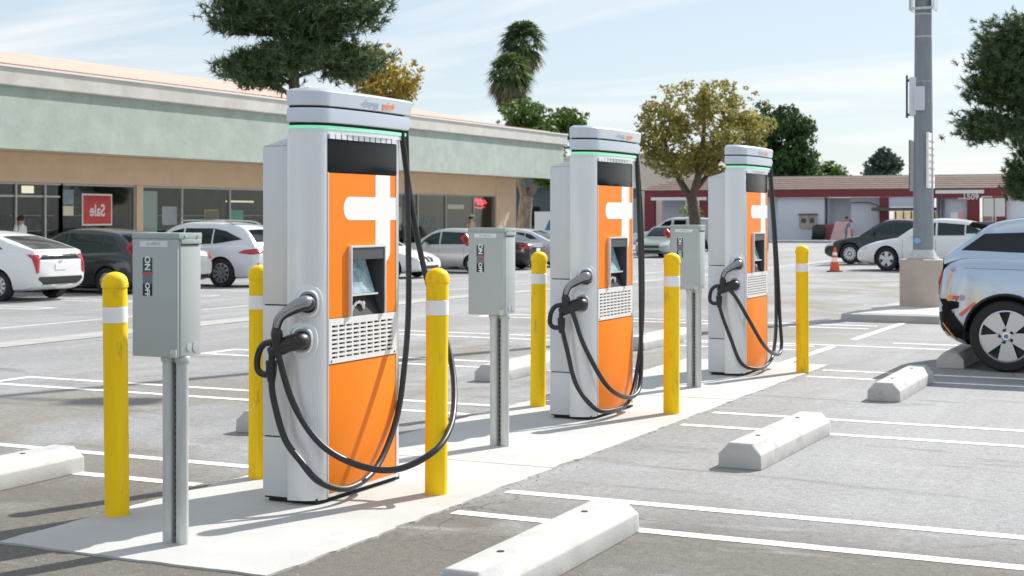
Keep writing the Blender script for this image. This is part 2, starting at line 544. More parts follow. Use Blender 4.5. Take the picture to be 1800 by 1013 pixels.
A1 = [(-.02,.98,2.07),(.0,.975,1.45),(.0,.98,.99),(.01,.92,.67),(.03,.79,.36),(.06,.52,.13),(.09,.18,.075),(.05,-.03,.14),(-.03,-.085,.25),(-.14,-.07,.36),(-.2,-.085,.57),(-.2,-.1,.70)]
B1 = [(.0,.90,1.99),(.0,1.0,1.62),(.06,1.05,1.22),(.16,1.05,.93),(.28,.98,.68),(.38,.83,.5),(.46,.63,.36),(.47,.43,.26),(.34,.28,.18),(.19,.16,.20),(.05,.0,.32),(-.08,-.06,.52),(-.14,-.11,.76),(-.15,-.12,.87)]
A2 = [(-.02,.98,2.07),(.01,1.02,1.43),(.02,1.01,.7),(.04,.83,.27),(.07,.57,.08),(.09,.2,.06),(.05,-.04,.1),(-.08,-.085,.27),(-.15,-.095,.52),(-.19,-.11,.70)]
B2 = [(.0,.94,1.99),(.01,.99,1.2),(.04,.93,.53),(.06,.88,.31),(.09,.74,.15),(.1,.46,.13),(.08,.10,.26),(-.03,-.06,.56),(-.1,-.1,.79),(-.15,-.12,.87)]
A3 = [(-.02,.98,2.07),(.02,1.05,1.12),(.03,1.06,.49),(.05,.9,.17),(.08,.58,.07),(.09,.18,.06),(.0,-.03,.13),(-.09,-.085,.37),(-.17,-.11,.60),(-.19,-.11,.70)]
B3 = [(.0,.96,1.99),(.03,1.08,1.12),(.06,1.09,.49),(.09,1.04,.21),(.1,.84,.14),(.1,.40,.26),(.05,.0,.56),(-.05,-.09,.77),(-.15,-.12,.87)]

def charger_proto():
    """meshes shared by the three stations: list of (name, mesh, children)"""
    parts = []
    def P(name, mb, mats, smooth=None, bevel=0, kids=()):
        parts.append((name, mb.mesh(name, mats, smooth, bevel), list(kids)))
    def Kd(name, mb, mats, smooth=None, bevel=0): return (name, mb.mesh(name, mats, smooth, bevel))
    P('base_plinth', MB().box(-.32, -.02, .05, .91, 0, .03), DARKGAP)
    c = MB(); c.prism(column_outline(), lambda u, v, a: (u, v, a), .022, 1.945)
    P('column', c, SILVER, smooth=25)
    # rear cabinet in three stacked panels
    bx = MB()
    for z0, z1 in ((.028, .342), (.348, 1.037), (1.043, 1.88)):
        top = z1
        bx.box(-.345, -.171, .028, .932, z0, z1)
    P('rear_cabinet', bx, BOXSIDE, bevel=.006)
    sl = MB(); sl.prism([(-.345, 1.8805), (-.171, 1.8805), (-.171, 1.925), (-.32, 1.885)], lambda u, v, a: (u, a, v), .028, .932)
    P('cabinet_top', sl, BOXSIDE, bevel=.004)
    P('cabinet_core', MB().box(-.335, -.175, .034, .926, .02, 1.86), DARKGAP)
    # canopy: two bowed tiers with a dark reveal between, domed lid
    up = MB()
    o0, o1, o2, o3, o4 = cap_outline(.0, -.015), cap_outline(0, .012), cap_outline(.006, .004), cap_outline(.03, .0), cap_outline(.075, -.02)
    up.loft([[(x, y, z) for x, y in o] for o, z in ((cap_outline(.006, -.0), 2.088), (o0, 2.092), (o1, 2.164), (o2, 2.170), (o3, 2.178), (o4, 2.186))])
    P('canopy_lid', up, CANOPY, smooth=30)
    lo = MB(); lo.loft([[(x, y, z) for x, y in o] for o, z in ((cap_outline(.004, -.05), 2.001), (cap_outline(0, -.04), 2.006), (cap_outline(0, 0), 2.05), (cap_outline(.003, -.03), 2.078))])
    P('canopy_tier', lo, CANOPY, smooth=30)
    rv = MB(); rv.loft([[(x, y, z) for x, y in cap_outline(.02, -.06)] for z in (1.985, 2.09)])
    P('canopy_reveal', rv, DARKGAP)
    gl = MB(); gl.loft([[(x, y, z) for x, y in cap_outline(.010, -.05)] for z in (1.969, 1.986)])
    P('status_light', gl, GREEN_L, smooth=30)
    tr = MB(); tr.loft([[(x, y, z) for x, y in cap_outline(.014, -.055)] for z in (1.944, 1.9692)])
    for i in range(12): tr.box(-.004, .012, .13+i*.0583, .13+i*.0583+.046, 1.918, 1.9438)
    P('head_trim', tr, SILVER_L, smooth=30)
    P('display', MB().box(-.06, .004, .122, .838, 1.742, 1.9175), BLACK_GL, bevel=.002)
    # orange cladding, with the opening for the payment terminal
    a = MB()
    a.box(-.03, .002, .128, .832, .045, .724)
    P('lower_panel', a, ORANGE, bevel=.003)
    b = MB()
    poly = [(.128, .969), (.322, .969), (.322, 1.349), (.689, 1.349), (.689, .969), (.832, .969), (.832, 1.738), (.128, 1.738)]
    b.prism(poly, lambda u, v, x: (x, u, v), -.03, .002)
    # the cropped plus sign
    pl = [(.606, 1.7375), (.606, 1.614)]
    r = .0635; cz = 1.5505; cy = .275+r
    for i in range(13):
        t = math.pi/2+math.pi*i/12
        pl.append((cy+r*math.cos(t), cz+r*math.sin(t)))
    pl += [(.606, 1.487), (.606, 1.352), (.690, 1.352), (.690, 1.247)]
    for i in range(7):
        t = -math.pi/2+math.pi/2*i/6
        pl.append((.690+.076*math.cos(t), 1.247+.076+.076*math.sin(t)))
    pl += [(.766, 1.487), (.8318, 1.487), (.8318, 1.614), (.766, 1.614), (.766, 1.7375)]
    w = MB(); w.prism(pl, lambda u, v, x: (x, u, v), .0005, .0034)
    P('upper_panel', b, ORANGE, kids=[Kd('plus_emblem', w, WHITE_G)])
    tm = MB()
    for y0, y1, z0, z1 in ((.042, .048, 0, 0),): pass
    tm.box(-.03, .0048, .1225, .1275, .04, 1.741); tm.box(-.03, .0048, .8325, .8375, .04, 1.741)
    tm.box(-.03, .0044, .1276, .8324, .028, .044)
    P('panel_edge', tm, SILVER_L)
    # ventilation grille: plate with real slots over a dark backing
    g = MB()
    y0, y1, z0, z1 = .1285, .8315, .729, .9655
    rows, cols_ = 8, 9
    ys = [y0+.028+(y1-y0-.056)*i/cols_ for i in range(cols_+1)]
    zs = [z0+.026+(z1-z0-.05)*i/rows for i in range(rows+1)]
    g.box(-.012, .006, y0, y1, z1-.024, z1); g.box(-.012, .006, y0, y1, z0, z0+.026)
    g.box(-.012, .006, y0, ys[0], z0+.026, z1-.024); g.box(-.012, .006, ys[-1], y1, z0+.026, z1-.024)
    for i in range(rows):
        zb = zs[i]; zt = zs[i+1]
        g.box(-.012, .006, ys[0], ys[-1], zb+(zt-zb)*.48, zt)
        for j in range(cols_):
            yb, yt = ys[j], ys[j+1]
            g.box(-.012, .0058, yt-(yt-yb)*.2, yt, zb, zb+(zt-zb)*.48)
    bk = MB().box(-.05, -.013, y0, y1, z0, z1)
    sc_ = [MB().lathe([(.006, .006), (.006, .0085)], 8, (0, yy, z0+.013), 'x') for yy in (.15, .81)]
    P('grille', g, M('grille_white', (.78, .78, .77), .4), kids=[Kd('grille_backing', bk, DARKGAP)]+[Kd('screw', q, DGREY) for q in sc_])
    # payment terminal, sunk in the panel, screen leaning back
    f = MB()
    ty0, ty1, tz0, tz1 = .322, .689, .967, 1.349
    f.box(-.03, .024, ty0, ty0+.011, tz0, tz1); f.box(-.03, .024, ty1-.011, ty1, tz0, tz1)
    f.box(-.03, .024, ty0+.011, ty1-.011, tz1-.011, tz1)
    nich = MB()
    A, B = ty0+.011, ty1-.011
    nich.add([(-.095, A, tz0), (-.095, B, tz0), (-.095, B, tz1-.011), (-.095, A, tz1-.011)], [(0, 1, 2, 3)])
    nich.box(-.095, .016, A, A+.004, tz0, tz1-.012); nich.box(-.095, .016, B-.004, B, tz0, tz1-.012)
    nich.box(-.095, .018, A+.004, B-.004, tz1-.075, tz1-.012)
    scr = MB().add([(-.075, A+.03, 1.268), (-.075, B-.055, 1.268), (-.012, B-.055, 1.088), (-.012, A+.03, 1.088),
                    (-.09, A+.03, 1.268), (-.09, B-.055, 1.268), (-.05, B-.055, 1.088), (-.05, A+.03, 1.088)],
                   [(0, 1, 2, 3), (4, 7, 6, 5), (0, 3, 7, 4), (1, 5, 6, 2), (0, 4, 5, 1), (3, 2, 6, 7)])
    kp = MB().add([(-.05, A+.006, 1.075), (-.05, B-.006, 1.075), (-.006, B-.006, .968), (-.006, A+.006, .968),
                   (-.09, A+.006, 1.075), (-.09, B-.006, 1.075), (-.09, B-.006, .968), (-.09, A+.006, .968)],
                  [(0, 1, 2, 3), (4, 7, 6, 5), (0, 3, 7, 4), (1, 5, 6, 2), (0, 4, 5, 1), (3, 2, 6, 7)])
    ledge = MB().box(-.06, .006, A+.005, B-.05, 1.076, 1.086)
    rd = MB(); rd.tube(spline([(-.02, A+.05, .985), (-.015, A+.08, 1.025), (-.02, A+.13, 1.04), (-.018, A+.17, 1.02)], 5), .011, 8)
    rd.lathe([(.022, 0), (.022, .02), (.012, .026)], 14, (-.03, A+.17, 1.022), 'x')
    P('payment_terminal', f, SILVER_L, bevel=.002, kids=[Kd('niche', nich, DGREY), Kd('screen', scr, M('touch_screen', (.42, .52, .56), .1, emit=.05, ecol=(.3, .6, .7), var=.8, vs_=16, c2=(.05, .12, .14))), Kd('keypad', kp, BLACK_P), Kd('ledge', ledge, SILVER_L), Kd('card_reader', rd, CHROME, 40)])
    # holsters on the near corner
    for nm, a_, z in (('holster', R(40), 1.055), ('holster', R(30), .862)):
        c0, t, nn = frame_at(a_, z)
        h = MB()
        def ring(rx, rz, off): return [c0+t*u+Vector((0, 0, v))+nn*off for u, v in sup(28, rx, rz)]
        h.loft([ring(.076, .094, -.03), ring(.076, .094, .004), ring(.072, .09, .008), ring(.06, .076, .009)], caps=False, mi=0)
        h.loft([ring(.058, .072, .008), ring(.056, .070, .034), ring(.050, .064, .040), ring(.040, .05, .036), ring(.034, .044, .012)], caps=False, mi=1)
        h.add(ring(.066, .08, .0085), [list(range(28))], 1)
        h.add(ring(.036, .046, .0125), [list(range(28))], 2)
        P(nm, h, [SILVER_L, SILVER, DARKGAP], smooth=35)
    return parts
PROTO = charger_proto()

def station(loc, label, cabA, cabB, tag_text):
    t = thing('charging_station', label, 'charging station', loc, 0, 'fast charging stations on the concrete island')
    for nm, me, kids in PROTO:
        o = link(nm, me, t)
        for kn, km in kids: link(kn, km, o)
        if nm == 'canopy_lid':
            zc = 2.122
            def fn(u, v, y0): return (cap_front(y0+u)+.0035, y0+u, zc+v)
            lettering('lettering', '-charge', .062, M('logo_grey', (.30, .36, .42), .4), o, lambda u, v: fn(u, v, .40), 'LEFT')
            lettering('lettering', 'poin+', .062, M('logo_orange', (.85, .22, .03), .4), o, lambda u, v: fn(u, v, .625), 'LEFT', .0012)
    # upper plug: slim grey gun hanging from the upper holster
    c0, tan, n = frame_at(R(40), 1.055)
    e = Vector(cabB[-1])
    con = MB()
    p = spline([c0+n*.012, c0+n*.065+Vector((0, 0, .004)), c0+n*.10-tan*.03+Vector((0, 0, .0)), Vector((-.115, -.125, 1.0)), Vector((-.148, -.128, .94)), e+Vector((.0, -.002, .02)), e+Vector((0, 0, -.07))], 5)
    rad = np.interp(np.linspace(0, 1, len(p)), [0, .2, .36, .5, .7, .78, .86, 1], [.034, .042, .036, .025, .022, .032, .031, .019])
    con.tube(p, list(rad), 12, squash=1.0)
    plug = con.build('plug', BLACK_P, t, smooth=50)
    sv = MB(); q = [Vector(v)+n*.012+Vector((.004, -.006, .008)) for v in p[3:22]]
    sv.tube(q, list(np.interp(np.linspace(0, 1, len(q)), [0, .25, .6, 1], [.022, .034, .021, .014])), 10)
    sv.build('plug_cover', M('plug_silver', (.30, .30, .32), .3, metal=.5), plug, smooth=50)
    # lower plug: thick body with a hoop handle
    c1, tan1, n1 = frame_at(R(30), .862)
    e2 = Vector(cabA[-1])
    lb = MB()
    p = spline([c1+n1*.015, c1+n1*.07, c1+n1*.085-tan1*.06+Vector((0, 0, -.012)), Vector((-.2, -.105, .80))], 5)
    lb.tube(p, list(np.interp(np.linspace(0, 1, len(p)), [0, .4, .8, 1], [.038, .046, .042, .032])), 12)
    loop = spline([(-.16, -.115, .86), (-.235, -.115, .845), (-.275, -.112, .79), (-.28, -.11, .715), (-.245, -.108, .688), (-.2, -.105, .70), (-.195, -.105, .76), (-.19, -.108, .81)], 5)
    lb.tube(loop, .0175, 10)
    lb.tube([e2+Vector((0, 0, .06)), e2+Vector((0, 0, .0)), e2+Vector((0, 0, -.05))], [.03, .028, .02], 10)
    pg2 = lb.build('plug', BLACK_P, t, smooth=50)
    st = MB(); st.tube([c1+n1*.105+Vector((-.045, -.012, .004)), c1+n1*.112+Vector((-.012, -.012, .022))], .004, 6)
    st.build('plug_stripe', RED, pg2)
    for cb in (cabA, cabB):
        MB().tube(spline(cb, 9), .0175, 10).build('cable', CABLE, t, smooth=60)
    return t
station((-4.25, 6.47, PADZ), 'nearest silver and orange charging station, its cable looped around a yellow bollard', A1, B1, 'a')
station((-4.20, 10.07, PADZ), 'middle silver and orange charging station of the three on the island', A2, B2, 'b')
station((-4.08, 13.47, PADZ), 'farthest silver and orange charging station, near the end of the concrete island', A3, B3, 'c')

# ------------------------------------------------------------------ bollards
def make_bollard():
    t = bpy.data.objects.new('bollard', None); col.objects.link(t)
    m = MB()
    prof = [(.0605, 0.), (.0612, .01), (.0612, 1.135), (.0612, 1.146), (.0665, 1.15), (.0668, 1.172), (.0645, 1.178)]
    prof += [(.0645*math.cos(a), 1.178+.050*math.sin(a)) for a in [R(x) for x in (12, 26, 40, 54, 68, 80)]]+[(.001, 1.2285)]
    n = 40; rings = []
    for r, h in prof:
        rings.append([((r-(.0012 if (k % 2 and h < 1.14) else 0))*math.cos(2*math.pi*k/n), (r-(.0012 if (k % 2 and h < 1.14) else 0))*math.sin(2*math.pi*k/n), h) for k in range(n)])
    m.loft(rings); m.build('sleeve', YELLOW, t, smooth=35)
    b = MB(); b.lathe([(.0618, .972), (.0628, .973), (.0628, 1.051), (.0618, 1.052)], 36, caps=False)
    b.build('reflective_band', REFL, t, smooth=40)
    for a in (R(-100), R(140), R(20)): MB().lathe([(.005, 0), (.005, .004)], 8, (.066*math.cos(a), .066*math.sin(a), 1.158)).build('cap_screw', GALV, t)
    return t
BG = 'yellow bollards around the chargers'
BP = [((-5.044, 5.875), 'yellow bollard beside the nearest grey switch box, at the near left corner of the pad'),
      ((-5.02, 7.062), 'yellow bollard almost wholly hidden behind the nearest charging station'),
      ((-3.864, 7.075), 'yellow bollard in front of the nearest charger with a black cable around it'),
      ((-4.917, 10.69), 'yellow bollard on the left, behind side of the middle charging station'),
      ((-3.812, 10.735), 'yellow bollard between the middle charging station and the farthest switch box'),
      ((-3.674, 14.12), 'yellow bollard at the far end, right of the farthest charging station')]
b0 = make_bollard()
for i, ((x, y), lb) in enumerate(BP):
    o = b0 if i == 0 else copy_tree(b0)
    o.location = (x, y, PADZ); o.rotation_euler = (R([.5, -.3, .4, .2, -.5, .3][i]), R([-.3, .4, .2, -.5, .3, .1][i]), i*1.1); tag(o, lb, 'bollard', BG)

# ------------------------------------------------------------------ disconnect switch boxes
def make_switch():
    t = bpy.data.objects.new('switch_box', None); col.objects.link(t)
    # local origin: ground midway between the conduits
    x0, x1, y0, y1, z0, z1 = -.197, .068, -.062, .10, .862, 1.432
    e = MB(); e.box(x0+.004, x1, y0+.012, y1, z0+.004, z1-.003)
    en = e.build('enclosure', ENCL, t, bevel=.005)
    d = MB(); d.box(x0, x1-.004, y0-.004, y0+.012, z0, z1-.028)
    dr = d.build('door', ENCL, t, bevel=.004)
    tp = MB(); tp.box(x0-.004, x1+.005, y0-.004, y1+.002, z1-.027, z1); tp.box(x1+.0005, x1+.005, y0+.015, y1, z1-.05, z1-.027)
    tp.build('drip_cap', ENCL_S, t, bevel=.004)
    for yy in (-.02, .07):
        MB().lathe([(.006, 0), (.006, .006)], 8, (x1+.004, yy, z1-.015), 'x').build('screw', GALV, t)
    MB().box(x1, x1+.0025, y0+.015, y1-.02, z1-.058, z1-.052).build('lip', DARKGAP, t)
    # name plate and position labels
    npl = MB().box(-.152, .008, y0-.006, y0-.0035, 1.367, 1.395).build('name_plate', M('plate_pale', (.72, .76, .74), .5), dr)
    lettering('lettering', 'D-MDVS', .022, M('plate_ink', (.35, .40, .40), .6), dr, lambda u, v: (-.072+u, y0-.0068, 1.381+v))
    gm = M('label_green', (.012, .085, .07), .5)
    for z_a, z_b, mm in ((1.253, 1.318, gm), (1.198, 1.243, M('label_grey', (.16, .19, .20), .6)), (1.143, 1.198, M('label_black', (.01, .014, .015), .5))):
        MB().box(-.135, -.081, y0-.006, y0-.0035, z_a, z_b).build('position_label', mm, dr)
    MB().box(-.138, -.078, y0-.0066, y0-.0037, 1.2435, 1.2525).build('red_stripe', M('label_red', (.65, .06, .08), .5), dr)
    wi = M('label_ink', (.85, .87, .86), .5)
    lettering('lettering', 'ON', .042, wi, dr, lambda u, v: (-.108+v, y0-.0068, 1.292-u), bold=.0015)
    lettering('lettering', 'I', .016, wi, dr, lambda u, v: (-.108+v, y0-.0068, 1.262-u), bold=.0008)
    lettering('lettering', 'OFF', .036, wi, dr, lambda u, v: (-.108+v, y0-.0068, 1.171-u), bold=.0012)
    # side handle: grey hub plate, lever and red grip
    h = MB()
    hub = [(.045*math.cos(a), .085*math.sin(a)) for a in [R(90+k*15) for k in range(13)]]
    h.prism([(x0+.002+u*.7, 1.265+v) for u, v in hub], lambda u, v, a: (u, a, v), .0, .06)
    hd = h.build('handle_hub', M('handle_grey', (.22, .25, .27), .45), t, bevel=.004)
    lv = MB(); lv.tube([(x0-.018, .03, 1.27), (x0-.03, .03, 1.315), (x0-.042, .03, 1.335)], .011, 8)
    lv.build('lever', M('lever_pale', (.7, .7, .68), .4), hd, smooth=50)
    gr = MB()
    c = Vector((x0-.052, .01, 1.352)); u = Vector((-.64, 0, .77)); w = Vector((.77, 0, .64))
    pts = [c+u*a+w*b_ for a, b_ in ((-.036, -.026), (.036, -.026), (.036, .026), (-.036, .026))]
    gr.loft([[q+Vector((0, -.014, 0)) for q in pts], [q+Vector((0, .022, 0)) for q in pts]])
    gr.build('grip', RED, hd, bevel=.006)
    gi = MB(); pts = [c+u*a+w*b_+Vector((0, -.0145, 0)) for a, b_ in ((-.016, -.010), (.016, -.010), (.016, .010), (-.016, .010))]
    gi.loft([pts, [q+Vector((0, -.003, 0)) for q in pts]]); gi.build('grip_inlay', M('dark_red', (.2, .01, .02), .5), hd)
    # latch and knock-outs low on the right
    MB().box(.03, .062, y0-.016, y0-.004, .862, .9).build('latch', GALV, t, bevel=.003)
    for yy, rr in ((.01, .018), (.06, .024)): MB().lathe([(rr, 0), (rr, .003), (rr*.7, .0035)], 18, (x1, yy, .905), 'x').build('knockout', ENCL, t, smooth=40)
    # two conduits and the slotted strut between them
    for x in (-.039, .039):
        MB().lathe([(.0285, 0), (.0285, .84)], 22, (x, 0, 0)).build('conduit', GALV, t, smooth=40)
        MB().lathe([(.034, .836), (.036, .842), (.036, .858), (.032, .866)], 22, (x, 0, 0)).build('conduit_hub', GALV, t, smooth=40)
    st = MB(); st.box(-.0105, .0105, .006, .02, .0, .835); 
    st.build('strut', M('strut_dark', (.2, .21, .2), .5, metal=.4), t)
    sl = MB()
    for k in range(26): sl.box(-.006, .006, .0035, .0058, .03+k*.031, .03+k*.031+.018)
    sl.build('strut_slot', DARKGAP, t)
    return t
SG = 'grey switch boxes on twin conduits'
s0 = make_switch()
for i, ((x, y), lb) in enumerate([((-4.363, 5.482), 'nearest grey switch box on twin conduits, left of the nearest charging station'),
                                  ((-4.290, 8.725), 'grey switch box on twin conduits between the nearest and the middle charging station'),
                                  ((-4.217, 12.47), 'grey switch box on twin conduits between the middle and the farthest charging station')]):
    o = s0 if i == 0 else copy_tree(s0)
    o.location = (x, y, PADZ); tag(o, lb, 'switch box', SG)

# ------------------------------------------------------------------ wheel stops
def make_stop():
    t = bpy.data.objects.new('wheel_stop', None); col.objects.link(t)
    sec = [(-.135, 0), (.135, 0), (.131, .088), (.074, .152), (-.074, .152), (-.131, .088)]
    m = MB(); L = .82; rings = []
    for y, sx, sz in ((-L, 1, .93), (-L+.025, 1, 1), (-.3, 1, 1), (.3, 1, 1), (L-.025, 1, 1), (L, 1, .93)):
        rings.append([(x*(sx if z < .1 else (.86 if sz < 1 else 1)), y if z < .1 else (y if sz == 1 else y*.985), z*(sz if z > .1 else 1)) for x, z in sec])
    m.loft(rings); m.build('block', STOPM, t, bevel=.006)
    for y in (-.45, .45):
        MB().lathe([(.016, 0), (.016, .003)], 12, (0, y, .1515)).build('pin_hole', DARKGAP, t)
    return t
w0 = make_stop()
WG = 'concrete wheel stops along the stalls'
for i, (x, y, rz, lb) in enumerate([
    (-2.66, 5.86, .01, 'white concrete wheel stop nearest the camera, cut by the bottom edge'),
    (-2.61, 9.42, -.015, 'white concrete wheel stop in the empty stall opposite the middle charger'),
    (-2.52, 13.06, .01, 'white concrete wheel stop just in front of the silver blue car'),
    (-2.46, 16.0, .0, 'wheel stop under the tail of the silver blue car'),
    (-6.22, 6.0, .02, 'white concrete wheel stop behind the near left bollard, at the left edge'),
    (-6.12, 9.35, -.01, 'wheel stop left of the island, mostly hidden behind the nearest charger'),
    (-6.1, 12.95, .015, 'white wheel stop left of the island beside the middle charging station'),
    (-6.02, 16.5, -.01, 'white wheel stop seen between the middle and farthest chargers')]):
    o = w0 if i == 0 else copy_tree(w0)
    o.location = (x, y, .001); o.rotation_euler = (0, 0, rz); tag(o, lb, 'wheel stop', WG)

# ------------------------------------------------------------------ light pole on its kerbed island
isl = MB()
pts = [(-5.0, 21.35), (-.6, 21.35), (-.2, 21.8), (-.2, 25.4), (-.6, 25.9), (-4.2, 25.9), (-4.8, 25.3)]
isl.prism(pts, lambda u, v, a: (u, v, a), -.15, .11)
struct(isl.build('kerb_island', CONC_D, bevel=.03))
isf = MB(); isf.prism([(-4.8, 21.53), (-.66, 21.53), (-.36, 21.86), (-.36, 25.3), (-.66, 25.72), (-4.1, 25.72), (-4.62, 25.2)], lambda u, v, a: (u, v, a), .08, .114)
struct(isf.build('island_top', CONC))
lp = thing('light_pole', 'tall grey tapered light pole on a round tan concrete footing', 'light pole', (-4.24, 23.66, .114))
ft = MB(); ft.lathe([(.36, -.1), (.36, .70), (.345, .725), (.30, .735), (.02, .735)], 40)
ft.build('footing', M('tan_footing', (.47, .385, .33), .85, var=.12, vs_=3, bump=.2, bs=50), lp, smooth=40)
MB().box(-.21, .21, -.21, .21, .735, .765).build('base_plate', GALV, lp, bevel=.005)
sk = MB(); sk.lathe([(.21, .765), (.20, .80), (.17, .86), (.165, .88)], 24); sk.build('base_cover', GALV, lp, smooth=40)
PG = M('pole_grey', (.23, .26, .28), .5, var=.14, vs_=6, metal=.2, stretch=(2, 2, .5))
pl = MB(); pl.lathe([(.16, .78), (.145, 2.5), (.125, 5), (.08, 12.6)], 28); pl.build('pole', PG, lp, smooth=40)
for z in (1.9, 2.55, 2.75, 3.2, 3.5, 4.2, 4.55):
    MB().lathe([(.158-.006*z, z), (.158-.006*z, z+.018)], 24, caps=False).build('strap', GALV, lp, smooth=40)
# street plates strapped to the pole, mostly seen edge-on
WS = M('sign_white', (.76, .76, .74), .5, var=.1, vs_=8)
sg = MB(); sg.box(.10, .135, -.32, .24, 1.84, 2.70); sgo = sg.build('sign_plate', WS, lp, bevel=.004)
for k in range(7):
    MB().box(.1355, .1375, -.26, .18, 1.92+k*.105, 1.95+k*.105).build('sign_line', M('sign_ink', (.35, .33, .33), .6), sgo)
MB().box(-.215, -.2, -.05, .28, 1.80, 2.6).build('sign_plate', DGREY, lp)
fr = MB()
for z in (2.98, 3.52): fr.box(-.26, -.05, .02, .05, z, z+.04)
fr.box(-.27, -.245, .0, .06, 2.95, 3.62); fr.build('bracket', M('bracket_dark', (.08, .08, .085), .5), lp)
MB().box(-.20, -.09, -.1, .14, 2.98, 3.58).build('cabinet', M('cabinet_white', (.7, .7, .74), .4), lp, bevel=.01)
MB().box(-.10, .05, -.24, -.13, 3.05, 3.42).build('junction_box', M('cabinet_pale', (.62, .62, .7), .4), lp, bevel=.01)
hb = MB()
for x in (-.19, .17): hb.box(x, x+.02, -.17, .17, 4.62, 4.86)
hb.box(-.19, .19, -.19, -.17, 4.62, 4.66); hb.box(-.19, .19, -.19, -.17, 4.82, 4.86)
hb.build('bracket', GALV, lp)
for a in (0, 180):
    c, s_ = math.cos(R(a+20)), math.sin(R(a+20))
    MB().tube([(0, 0, 12.45), (c*.7, s_*.7, 12.6), (c*1.0, s_*1.0, 12.62)], .04, 8).build('lamp_arm', PG, lp)
    hd = MB(); hd.prism([(.95, -.18), (1.65, -.2), (1.65, .2), (.95, .18)], lambda u, v, z: (u*c-v*s_, u*s_+v*c, z), 12.55, 12.75)
    hd.build('lamp_head', PG, lp, bevel=.03)
bl = MB(); bl.lathe([(.05, 0), (.045, .012), (.02, .02)], 14, (0, 0, 0), 'y'); ob = bl.build('sticker', M('sticker_blue', (.2, .42, .75), .5), lp); ob.location = (-.06, -.165, 1.02); ob.rotation_euler = (R(180), 0, 0)

# ------------------------------------------------------------------ cars
def smoothed(pts, n=61, k=5):
    xs = np.linspace(pts[0][0], pts[-1][0], n)
    z = np.interp(xs, [p[0] for p in pts], [p[1] for p in pts])
    zp = np.pad(z, k//2, mode='edge')
    zs = np.convolve(zp, np.ones(k)/k, mode='valid')
    zs[0], zs[-1] = z[0], z[-1]
    return lambda x: float(np.interp(x, xs, zs))

class CarBody:
    """x forward, y left, z up; origin on the ground under the middle"""
    def __init__(s, L, W, deck, roof, wb, fo, wr=.33, zb=.19, nose=.16, tail=.12, tumble=.30, cw=.90, clad=None):
        s.L, s.W, s.wr = L, W, wr
        s.fx = L/2-fo; s.rx = s.fx-wb
        dk = smoothed(deck); rf = smoothed(roof)
        s.dk, s.rf = dk, rf
        def hw(x):
            t = abs(x)/(L/2); e = nose if x > 0 else tail
            return W/2*(1-e*max(0, (t-.45)/.55)**2.6)
        s.hw = hw
        mb = MB()
        st = np.concatenate([[-L/2, -L/2+.015, -L/2+.05, -L/2+.11], np.linspace(-L/2+.2, L/2-.2, 34), [L/2-.11, L/2-.05, L/2-.015, L/2]])
        rings = []
        for x in st:
            d = L/2-abs(x)
            sh = 1-.16*math.exp(-d/.05)-.02*math.exp(-d/.2)
            w = hw(x)*(1-.07*math.exp(-d/.05))
            zt = dk(x); b = zb+(.10 if x > 0 else .13)*math.exp(-d/.22)
            h = zt-b
            zt2 = b+h*sh; b2 = b+h*(1-sh)*.5; h = zt2-b2
            half = [(.0, b2), (w*.80, b2), (w*.93, b2+.035), (w*.975, b2+.14*h), (w, b2+.40*h), (w*.995, b2+.60*h), (w*.975, b2+.80*h), (w*.945, b2+.92*h), (w*.88, b2+.985*h), (w*.6, b2+1.01*h), (0, b2+1.025*h)]
            rings.append([(x, y, z) for y, z in half]+[(x, -y, z) for y, z in half[-2:0:-1]])
        mb.loft(rings)
        s.low = mb; mb = MB()
        x0, x1 = roof[0][0], roof[-1][0]
        rings = []
        for x in np.linspace(x0, x1, 40):
            zr = max(rf(x), dk(x)-.02); z0 = dk(x)-.06
            b = hw(x)*cw; tp = max(.2, b-tumble*max(0, zr-z0))
            h = zr-z0
            half = [(b, z0), (b+(tp-b)*.5+.012, z0+h*.5), (tp+.012, z0+h*.86), (tp-.03, z0+h*.955), (tp-.13, z0+h*.99), (tp*.5, z0+h*1.012), (0, z0+h*1.02)]
            rings.append([(x, y, z) for y, z in half]+[(x, -y, z) for y, z in half[-2::-1]])
        mb.loft(rings)
        s.cab = mb
    def finish(s, name, paint, parent, smooth=32):
        me = s.low.mesh(name, [paint, DARKGAP], smooth); cab = s.cab.mesh('cabin', [paint], smooth)
        o = link(name, me, parent)
        cut = MB()
        for x in (s.fx, s.rx):
            for sg in (1, -1):
                cut.lathe([(s.wr+.05, 0), (s.wr+.05, .30)], 28, (x, sg*(s.W/2+.06)-(.30 if sg > 0 else 0), s.wr), 'y')
        cm = cut.mesh('wheel_well', [DARKGAP])
        co = link('wheel_well', cm)
        md = o.modifiers.new('wells', 'BOOLEAN'); md.object = co; md.operation = 'DIFFERENCE'; md.solver = 'EXACT'
        try: md.material_mode = 'TRANSFER'
        except Exception: pass
        d = bpy.context.evaluated_depsgraph_get(); d.update()
        new = bpy.data.meshes.new_from_object(o.evaluated_get(d))
        bm = bmesh.new(); bm.from_mesh(new); bm.from_mesh(cab); bm.to_mesh(new); bm.free()
        o.modifiers.clear(); o.data = new; new.name = name
        new.shade_smooth(); new.set_sharp_from_angle(angle=R(smooth))
        bpy.data.objects.remove(co)
        nv = len(me.vertices)
        s.bvh = BVHTree.FromPolygons([v.co.copy() for v in me.vertices]+[v.co.copy() for v in cab.vertices],
                                     [list(p.vertices) for p in me.polygons]+[[i+nv for i in p.vertices] for p in cab.polygons])
        s.obj = o
        return o

